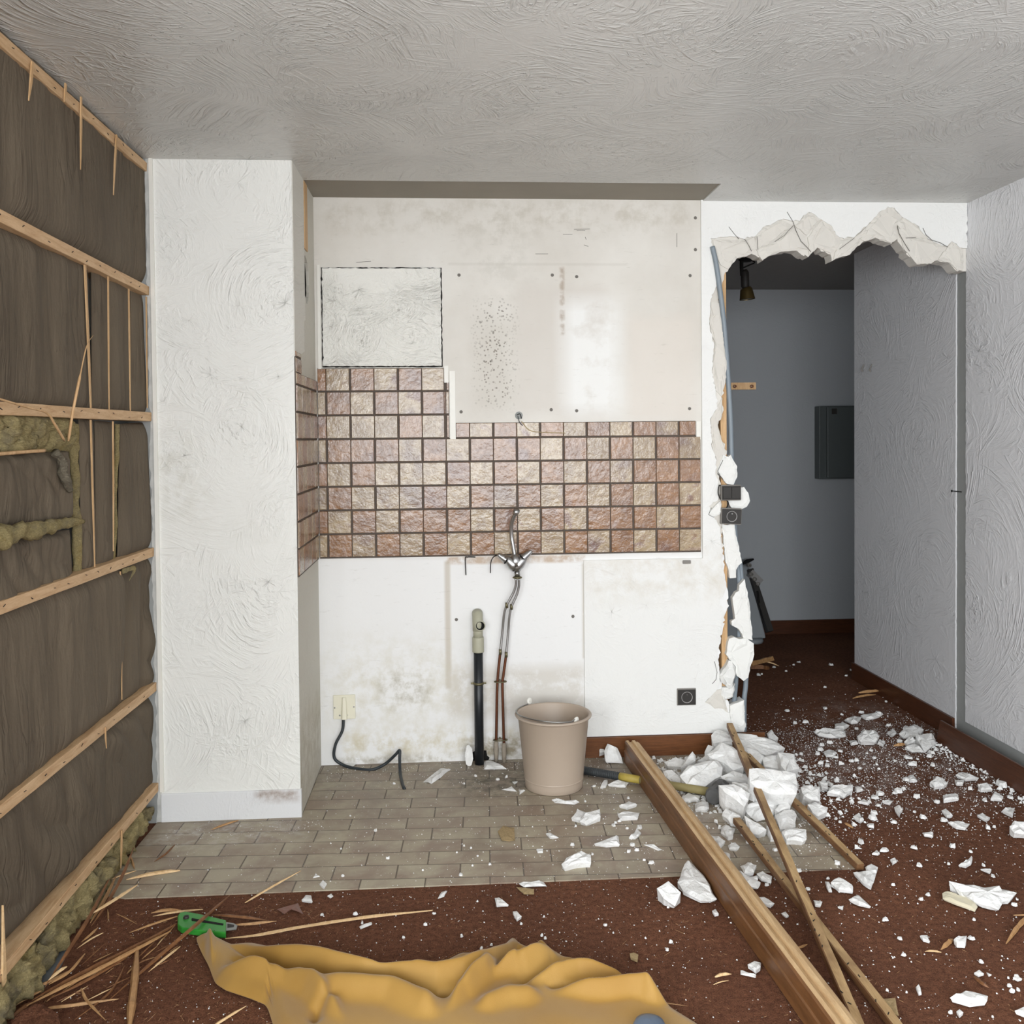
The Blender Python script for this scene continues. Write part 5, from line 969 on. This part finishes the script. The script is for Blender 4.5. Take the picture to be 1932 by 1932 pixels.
c = Bk(884, 1428, -.05); g = G(); pr_ = [Vector((-.012, 0, -.04)), Vector((-.016, 0, 0)), Vector((-.008, 0, .032)), Vector((.004, 0, .036)), Vector((.016, 0, .02)), Vector((.02, 0, -.02)), Vector((.012, 0, -.045)), Vector((0, 0, -.05))]
g.prism([Vector((c.x+p.x, c.y+p.z*.35, .052+p.z)) for p in pr_], (0, .004, 0)); tag(g.mk('curved_shard', m_plas), 'curved smooth white shard leaning against the foot of the waste pipe', 'shard')
g = G(); cc = Bk(588, 1448, -.02)
# dark torn gap round the waste pipe foot
g = G(); p = Bk(905, 1436, -.001); pts = [(p.x+.046*math.cos(t)*(1+R.uniform(-.3, .3)), -.0012, max(.001, .0+.052*abs(math.sin(t))*(1+R.uniform(-.3, .3)))) for t in np.linspace(0, PI, 14)]
g.prism(pts, (0, .001, 0)); struct(g.mk('trim_torn_hole', m_black))
# ================================================================ sledgehammer
m_yel = plain('worn_yellow_handle', lin(172, 152, 70), .55, var=.25, sc=40); m_olv = plain('dusty_olive_handle', lin(140, 128, 84), .7, var=.15, sc=40); m_rub = plain('black_rubber_grip', lin(48, 52, 54), .6, var=.2, sc=60, bump=.001); m_iron = plain('dusty_iron', lin(92, 92, 92), .65, .35, var=.4, sc=40, bump=.002)
h0 = Fl(1100, 1453, .022); h1 = Fl(1345, 1495, .036); t = tag(empty('sledgehammer', h0), 'long-handled sledgehammer lying under the beam with its head in the plaster', 'hammer')
L = lambda s: h0.lerp(h1, s)
gp = []; 
rel(G().tube([L(i/60*.30) for i in range(61)], [.0155+(.0016 if i % 3 else -.0004) for i in range(61)], 16).mk('rubber_grip', m_rub, t, True), t)
rel(G().tube([L(.30), L(.36), L(.46)], [.0165, .0165, .0155], 16).mk('yellow_sleeve', m_yel, t, True), t)
rel(G().tube([L(.46), L(.7), L(1.0)], [.015, .0155, .0165], 16).mk('shaft', m_olv, t, True), t)
ax = (h1-h0).normalized(); sx_ = Vector((-ax.y, ax.x, 0)).normalized(); hc_ = h1+ax*.02; hc_.z = .042
rel(G().lathe([(0, -.062), (.028, -.062), (.034, -.054), (.035, -.028), (.029, -.022), (.029, .022), (.035, .028), (.034, .054), (.028, .062), (0, .062)], hc_, 10, sx_).mk('head', m_iron, t), t)
# ================================================================ box-cutter knife
m_green = plain('green_plastic', lin(50, 142, 52), .35, var=.06, sc=30); m_blade = plain('snap_blade_steel', lin(150, 152, 150), .35, .9, bump=0)
def flz(T, pts, z): return [Fl(*q, z) for q in tp(T, pts)]
body = flz(C1, [(466, 612), (480, 592), (515, 583), (600, 598), (782, 640), (780, 722), (640, 712), (490, 690), (466, 668)], .024)
t = tag(empty('box_cutter', Fl(380, 1740)), 'green snap-off box cutter with dark slider lying on the carpet', 'knife')
def pz(pts, dz): 
    g = G(); g.prism(pts, (0, 0, dz)); return g
bevel(rel(pz(body, -.018).mk('handle', m_green, t), t), .003, 3)
rel(pz(flz(C1, [(556, 634), (560, 628), (765, 664), (762, 676), (558, 645)], .0246), -.001).mk('slot', m_black, t), t)
k_ = Fl(*tp(C1, [(522, 628)])[0], .024); rel(G().lathe([(0, .006), (.007, .006), (.0085, .003), (.0085, -.001)], k_, 16).mk('slider_knob', m_dark, t), t)
rel(pz(flz(C1, [(780, 655), (828, 660), (856, 676), (848, 702), (780, 710)], .016), -.0015).mk('blade', m_blade, t), t)
rel(pz(flz(C1, [(790, 664), (835, 672), (832, 684), (790, 690)], .0168), -.0006).mk('blade_carrier', m_dark, t), t)
for i in range(4):
    a = 655+i*16; rel(pz(flz(C1, [(a, 688), (a+6, 689), (a+6, 709), (a, 708)], .0250), -.0012).mk('grip_rib', m_green, t), t)
# ================================================================ yellow cloth
n = N('ochre_cloth'); w_ = n('TexWave'); w_.inputs['Scale'].default_value = 900; n.set(w_.inputs['Vector'], n.co)
a = n.noise(n.co, 3.5, 3); n.set(n.b.inputs['Sheen Weight'], .25)
m_cloth = n.fin(n.mix(n.ramp(a, .3, .7), lin(148, 110, 44), lin(166, 130, 66)), .62, n.bump(n.noise(n.co, 420, 2), .0003), spec=.3)
top = [(370, 1776), (396, 1772), (423, 1783), (443, 1793), (476, 1791), (487, 1792), (532, 1801), (588, 1819), (645, 1829), (691, 1848), (721, 1856), (774, 1857), (807, 1841), (840, 1823), (867, 1809), (896, 1808), (929, 1809), (949, 1793), (958, 1783), (974, 1779), (984, 1792), (1000, 1799), (1013, 1791), (1024, 1795), (1043, 1810), (1067, 1825), (1130, 1849), (1174, 1864), (1202, 1876), (1239, 1894), (1272, 1914), (1300, 1932), (1345, 1962), (1400, 2000)]
bot = [(370, 1778), (376, 1795), (386, 1815), (395, 1832), (405, 1862), (425, 1876), (470, 1891), (500, 1903), (506, 1912), (512, 1932), (520, 1960), (540, 2010), (560, 2060)]
cur = [  # (points, height, width)
 ([(440, 1800), (499, 1820), (559, 1832), (625, 1851), (691, 1866), (728, 1865), (774, 1869), (823, 1874), (873, 1864), (923, 1842), (956, 1815), (974, 1792)], .034, .026),
 ([(416, 1798), (469, 1822), (522, 1844), (575, 1860), (625, 1873), (675, 1877), (731, 1880), (780, 1894), (823, 1903), (873, 1893), (906, 1876)], -.034, .017),
 ([(840, 1940), (870, 1900), (895, 1880), (923, 1861), (989, 1849), (1033, 1833), (1065, 1830)], .040, .024),
 ([(985, 1800), (975, 1825), (950, 1850), (915, 1872)], -.030, .014), ([(1010, 1800), (1024, 1800), (1050, 1815), (1080, 1832), (1130, 1855)], .028, .02), ([(990, 1815), (1010, 1808), (1040, 1822)], -.018, .010),
 ([(960, 1885), (1000, 1868), (1043, 1856), (1076, 1851)], -.020, .014), ([(985, 1885), (1040, 1868), (1090, 1859), (1130, 1860), (1170, 1870), (1210, 1888)], .030, .018),
 ([(1020, 1884), (1080, 1886), (1122, 1891), (1163, 1890)], -.040, .012), ([(1030, 1898), (1130, 1900), (1185, 1898), (1217, 1903), (1250, 1925)], .034, .022), ([(1180, 1880), (1220, 1895), (1265, 1922)], .020, .016),
 ([(403, 1849), (459, 1856), (509, 1864), (545, 1872), (585, 1892), (625, 1925), (650, 1960)], .032, .026), ([(396, 1776), (397, 1800), (398, 1835)], .020, .010), ([(385, 1790), (389, 1820)], -.008, .010),
 ([(430, 1830), (480, 1842), (530, 1862), (570, 1880)], -.018, .02), ([(560, 1880), (640, 1892), (740, 1900), (800, 1925), (830, 1950)], .030, .040), ([(640, 1905), (600, 1930), (590, 1960)], -.014, .02), ([(890, 1930), (960, 1905), (1030, 1905)], .02, .03), ([(508, 1880), (509, 1905)], -.014, .008)]
cw = [([Fl(*q) for q in c_], h_, w2) for c_, h_, w2 in cur]
def segd(p, pl, full=False):
    b = 9; tt = 0; nn = len(pl)-1
    for i in range(len(pl)-1):
        a, c_ = pl[i], pl[i+1]; ab = (c_.x-a.x, c_.y-a.y); t = max(0, min(1, ((p.x-a.x)*ab[0]+(p.y-a.y)*ab[1])/(ab[0]**2+ab[1]**2))); q = math.hypot(p.x-a.x-ab[0]*t, p.y-a.y-ab[1]*t)
        if q < b: b = q; tt = (i+t)/nn
    return (b, tt) if full else b
def ridge(p, pl, w2):
    b, t = segd(p, pl, True); k = min(1, t*4, (1-t)*4); k = k*k*(3-2*k); return k*math.exp(-(b/(w2*(.6+.4*k)))**2)
tw = [Fl(*q) for q in top]; bw = [Fl(*q) for q in bot]
V = []; F = []; xs = list(np.arange(370, 1401, 4)); nr = 64
bx_ = [q[0] for q in bot]; by_ = [q[1] for q in bot]
for x in xs:
    y0 = float(np.interp(x, [q[0] for q in top], [q[1] for q in top])); y1 = float(np.interp(x, bx_, by_)) if x < 560 else 2070
    y1 = max(y1, y0+1)
    for j in range(nr+1):
        s = j/nr; s = s**(1+.35*max(0, min(1, (x-380)/200))); p = Fl(float(x), y0+(y1-y0)*s); e = min(segd(p, tw), segd(p, bw)); ee = min(1, e/.04); ee = ee*(2-ee)
        h_ = .030+.006*noise.noise(p*9)+sum(1.45*hh*ridge(p, cp_, w2*(.80 if hh > 0 else .75)) for cp_, hh, w2 in cw)
        V.append(Vector((p.x, p.y, .006+max(0, h_)*(.12+.88*ee))))
for i in range(len(xs)-1):
    for j in range(nr): a = i*(nr+1)+j; F.append((a, a+1, a+nr+2, a+nr+1))
t = tag(empty('yellow_cloth', Fl(700, 1900)), 'ochre yellow cloth crumpled on the carpet in front', 'cloth')
o = rel(mk('cloth', V, F, m_cloth, t, True), t); sm = o.modifiers.new('r', 'SMOOTH'); sm.factor = .5; sm.iterations = 1
so = o.modifiers.new('s', 'SOLIDIFY'); so.thickness = .0025; so.offset = 1
sub = o.modifiers.new('u', 'SUBSURF'); sub.levels = 1; sub.render_levels = 1
m_stitch = plain('ochre_thread', lin(150, 108, 40), .7, bump=0)
for sl in (range(6, 12), range(12, 16)):
    g = G(); pts = []
    pl = [Fl(top[i][0]+1, top[i][1]+5) for i in sl]; path = smoothpath(pl, 14)
    for a, b in zip(path[::2], path[1::2]):
        za = .022; a = Vector((a.x, a.y, za+.004)); b = Vector((b.x, b.y, za+.004)); g.bar(a, b, .0011, .001)
    rel(g.mk('hem_stitching', m_stitch, t), t)
c = Fl(1226, 1974); g = G(); m_bg = plain('blue_grey_plastic', lin(92, 106, 124), .4, var=.04)
g.lathe([(0, .066), (.020, .064), (.034, .058), (.041, .044), (.043, .02), (.041, .004), (0, .004)], (c.x, c.y, 0), 32)
V2 = [Vector((c.x+(v[0]-c.x)*1.0, c.y+(v[1]-c.y)*(1.0 if v[1] > c.y else 3.2), v[2])) for v in g.v]
tag(mk('rounded_tool_tip', V2, g.f, m_bg, None, True), 'smooth blue-grey rounded end poking up out of the yellow cloth', 'tool')
# ================================================================ splinters on the floor
m_pale = wood('pale_splinter_wood', lin(196, 158, 112), lin(226, 196, 152), (9, 2, 9), .65, .0004); m_brn = wood('brown_splinter_wood', lin(96, 60, 34), lin(140, 96, 60), (9, 2, 9), .55, .0004); m_tan = wood('tan_splinter_wood', lin(150, 110, 70), lin(186, 146, 100), (9, 2, 9), .6, .0004)
def spl(pts, w, label, m=m_tan, z=.006, zz=None, group='wood splinters on the floor at the left', t0=.35, t1=.2, cat='splinter'):
    P_ = [Fl(a, b, (zz[i] if zz else z)) for i, (a, b) in enumerate(pts)]; path = smoothpath(P_, 5); g = G(); nn = len(path)-1; V = []; F = []
    for k, p in enumerate(path):
        d = (path[min(k+1, nn)]-path[max(k-1, 0)]).normalized(); s_ = d.cross(Vector((0, 0, 1))).normalized(); f_ = k/nn; ww = w*(1 if w > .03 else (t0+(1-t0)*min(1, f_*4))*(t1+(1-t1)*min(1, (1-f_)*3)))*(1+R.uniform(-.12, .12))
        for a, b in ((-.5, 0), (-.38, .55), (.2, .7), (.5, .1)): V.append(p+s_*ww*a+Vector((0, 0, ww*b)))
        if k: q = 4*k; F += [tuple(q+i for i in f) for f in ((-4, -3, 1, 0), (-3, -2, 2, 1), (-2, -1, 3, 2), (-1, -4, 0, 3))]
    F += [(3, 2, 1, 0), tuple(4*nn+i for i in (0, 1, 2, 3))]
    return tag(mk('wood_splinter', V, F, m), label, cat, group)
sp_list = [
 ([(252, 1600), (232, 1650), (205, 1700), (172, 1748)], .010, m_brn, 'long brown splinter lying along the loose wool beside the tiles', [.05, .04, .03, .02]),
 ([(210, 1650), (170, 1728), (125, 1800), (85, 1862)], .010, m_brn, 'long dark splinter leaning along the wool over the metal plate', [.05, .05, .04, .02]),
 ([(218, 1655), (196, 1700), (170, 1742)], .012, m_tan, 'broad tan splinter beside the pale one near the tile corner', [.02, .02, .02]),
 ([(259, 1670), (230, 1690), (200, 1709), (163, 1730)], .009, m_pale, 'bright pale splinter crossing the bundle at the tile corner', [.045, .045, .045, .045]),
 ([(340, 1643), (290, 1650), (238, 1660)], .013, m_pale, 'pale flat splinter lying on the left end of the tiles', None), ([(257, 1643), (230, 1652), (207, 1660)], .005, m_pale, 'thin pale splinter behind the flat one on the tiles', None),
 ([(246, 1616), (250, 1628), (254, 1640)], .008, m_tan, 'short splinter on the tiles beside the wool', None),
 ([(333, 1743), (280, 1775), (200, 1815), (120, 1855), (60, 1888)], .011, m_brn, 'longest brown splinter running from the knife to the lower left corner', [.012]*5),
 ([(322, 1757), (262, 1790), (190, 1828), (110, 1868), (50, 1898)], .010, m_tan, 'tan splinter parallel to and just in front of the longest one', [.016]*5),
 ([(277, 1778), (220, 1818), (150, 1858), (90, 1886)], .008, m_brn, 'dark splinter under the two long parallel ones', [.008]*4),
 ([(433, 1690), (370, 1746), (300, 1806), (208, 1885)], .010, m_brn, 'long brown splinter lying over the green box cutter', [.012, .034, .014, .008]),
 ([(259, 1786), (254, 1850), (248, 1900), (240, 1975)], .020, m_tan, 'broad split stake pointing at the viewer left of the cloth', [.01, .014, .01, .006]),
 ([(77, 1905), (140, 1898), (224, 1885)], .010, m_tan, 'flat splinter with a pale end near the bottom left', None), ([(153, 1865), (165, 1890), (199, 1925)], .007, m_tan, 'bent splinter standing off the flat one at the bottom left', [.03, .02, .01]),
 ([(340, 1786), (315, 1806), (280, 1834)], .006, m_pale, 'pale edge splinter in front of the long brown one', None), ([(126, 1824), (110, 1835), (91, 1850)], .008, m_pale, 'short white splinter over the metal plate', [.03, .03, .03]),
 ([(160, 1800), (130, 1835), (92, 1858)], .007, m_tan, 'tan splinter beside the short white one', [.02, .02, .02]),
 ([(335, 1729), (290, 1744), (244, 1760)], .006, m_tan, 'thin splinter reaching left from the box cutter', None), ([(342, 1718), (310, 1719), (285, 1723)], .009, m_tan, 'flat splinter behind the left end of the box cutter, upper one', None),
 ([(383, 1716), (330, 1722), (288, 1729)], .006, m_pale, 'thin splinter behind the left end of the box cutter, lower one', None), ([(400, 1727), (450, 1731), (507, 1737)], .010, m_brn, 'brown splinter behind the blade of the box cutter, upper one', None),
 ([(440, 1746), (480, 1744), (522, 1738)], .010, m_tan, 'tan splinter right of the blade of the box cutter, lower one', None), ([(816, 1718), (690, 1732), (570, 1750), (489, 1765), (425, 1771)], .009, m_pale, 'long pale stick lying between the box cutter and the cloth', None),
 ([(462, 1704), (510, 1676), (568, 1643)], .008, m_pale, 'straight pale stick lying over the tile edge', [.006, .010, .008]), ([(395, 1942), (430, 1920), (465, 1898)], .007, m_pale, 'pale stick in front of the left end of the cloth', None),
 ([(219, 1724), (238, 1733), (259, 1744)], .003, m_tan, 'hair-thin splinter between wool and box cutter', None), ([(203, 1716), (204, 1728), (204, 1738)], .005, m_tan, 'tiny upright splinter at the carpet edge by the wool', None),
 ([(185, 1750), (170, 1765), (153, 1778)], .006, m_tan, 'short splinter at the right end of the metal plate', None), ([(195, 1760), (172, 1772), (145, 1790)], .004, m_pale, 'short pale splinter beyond the metal plate', None),
 ([(235, 1822), (222, 1850), (200, 1880), (140, 1925)], .006, m_brn, 'curved brown splinter between the stake and the flat splinter', None), ([(60, 1868), (100, 1850), (140, 1828)], .010, m_tan, 'tan splinter at the lower left under the bundle', None),
 ([(0, 1912), (40, 1890), (78, 1870)], .012, m_tan, 'wide tan splinter lowest in the left corner', None), ([(15, 1925), (40, 1906), (62, 1890)], .012, m_brn, 'wide brown splinter lowest in the left corner', None),
 ([(330, 1594), (312, 1612), (291, 1626)], .006, m_brn, 'dark splinter on the tiles in front of the pillar, left one', None), ([(450, 1548), (420, 1558), (398, 1566)], .008, m_tan, 'tan splinter against the foot of the pillar', None),
 ([(568, 1640), (572, 1625), (575, 1612)], .0, None, None, None)]
for pts, w, m, lb, zz in sp_list:
    if lb: spl(pts, w, lb, m, zz=zz)
# clumps of splinters between, thin and alike
for k in range(26):
    a = R.uniform(.1, 1); x = 60+a*250+R.uniform(-30, 30); y = 1895-a*120+R.uniform(-25, 40); L_ = R.uniform(20, 70); an = R.uniform(-.9, -.3)
    spl([(x, y), (x+L_*math.cos(an)*.5, y+L_*math.sin(an)*.5), (x+L_*math.cos(an), y+L_*math.sin(an))], R.uniform(.002, .005), 'thin wood splinter strewn on the carpet between the bundle and the cloth', R.choice((m_pale, m_tan, m_brn)), z=.006, group='thin splinters on the left carpet')
G2 = 'wood pieces on the right'
for pts, w, m, lb, zz in (
 ([(1797, 1773), (1787, 1782), (1775, 1792)], .012, m_tan, 'short brown wood piece touching the round white stone', None), ([(1776, 1797), (1760, 1795), (1745, 1795)], .005, m_pale, 'thin pale splinter left of the short brown piece', None),
 ([(1838, 1843), (1852, 1856), (1866, 1864)], .010, m_brn, 'short brown stick above the long serrated shard', None), ([(1945, 1725), (1920, 1750), (1898, 1781)], .012, m_tan, 'pointed wood splinter cut by the right edge', None), ([(1912, 1727), (1940, 1728), (1960, 1729)], .006, m_tan, 'thin splinter at the right edge above the pointed one', None),
 ([(1523, 1782), (1510, 1788), (1499, 1789)], .006, m_tan, 'small splinter between beam and lower batten', None), ([(1349, 1844), (1363, 1840), (1380, 1838)], .009, m_pale, 'short pale stick on the carpet near the cloth end', None), ([(1346, 1858), (1360, 1853), (1375, 1850)], .003, m_pale, 'hair-thin stick below the short pale one', None),
 ([(1214, 1870), (1222, 1868), (1231, 1867)], .006, m_pale, 'tiny pale stick just behind the cloth', None), ([(1216, 1884), (1250, 1892), (1297, 1898)], .003, m_tan, 'thin wiry splinter trailing from the cloth end', None),
 ([(1620, 1240+68), (1645, 1306), (1660, 1304)], .022, m_tan, 'broken wood scrap on the carpet before the passage skirting', [.02, .02, .02]), ([(1609, 1318), (1630, 1314), (1652, 1311)], .016, m_tan, 'second wood scrap under the first before the passage skirting', None),
 ([(1686, 1408), (1697, 1407), (1710, 1405)], .018, m_tan, 'small wood scrap at the front of the heap by the loose skirting', None), ([(1515, 1528), (1530, 1523), (1545, 1520)], .016, m_tan, 'wood scrap sticking from the pile under the boxy block', [.02, .02, .02]),
 ([(1416, 1256), (1440, 1250), (1456, 1246)], .04, m_tan, 'pale wood offcut on the hall carpet behind the torn edge, upper one', [.03, .03, .03]), ([(1416, 1262), (1438, 1262), (1449, 1264)], .035, m_brn, 'brown wood offcut on the hall carpet behind the torn edge, lower one', None), ([(1440, 1248), (1456, 1252), (1470, 1257)], .012, m_pale, 'thin splinter beyond the pale offcut in the hall', [.03, .02, .01]),
 ([(1594, 1554), (1601, 1558), (1610, 1563)], .012, m_tan, 'oval bark-like wood chip on the right carpet', None)):
    spl(pts, w, lb, m, zz=zz, group=G2)
# upright wide splinter at the far left
A_ = Fl(9, 1925, .02); top_ = P(5, 1708, 0, A_.x); g = G(); g.bar(A_, A_.lerp(top_, .42), .012, .005, (1, 0, 0), w2=.017); g.bar(A_.lerp(top_, .42), top_, .017, .005, (1, 0, 0), w2=.001)
tag(g.mk('wood_splinter', m_pale), 'tall pale splinter standing upright at the left edge', 'splinter', 'wood splinters on the floor at the left')
slab(None, [(20, 1925), (45, 1900), (85, 1895), (110, 1912), (118, 1945), (30, 1950)], 'lifted corner of brown carpet beside the wool in front', .035, None, (0, -.2), m_carpet, 'carpet_flap', 'carpet')
# headed nail in the strip and hooks on the passage wall
p = P(1803, 927, 0, XR-.0); g = G(); g.tube([(XR-.001, .11, p.z), (XR-.001, .035, p.z)], .0022, 8); g.lathe([(0, 0), (.006, 0), (.006, .003), (0, .003)], (XR-.001, .112, p.z), 12, (0, 1, 0)); tag(g.mk('bent_nail', m_black), 'dark nail lying across the bare strip on the right wall', 'nail')
for a, lb in ((1631, 'left'), (1646, 'right')):
    q = P(a, 694, 0, XR); tag(G().tube(smoothpath([q+Vector((-.002, 0, .02)), q+Vector((-.012, 0, .0)), q+Vector((-.016, 0, -.014)), q+Vector((-.008, 0, -.02))], 5), .0035, 8).mk('wall_hook', m_bezel, None, True), lb+' one of the two small hooks on the passage wall', 'hook')
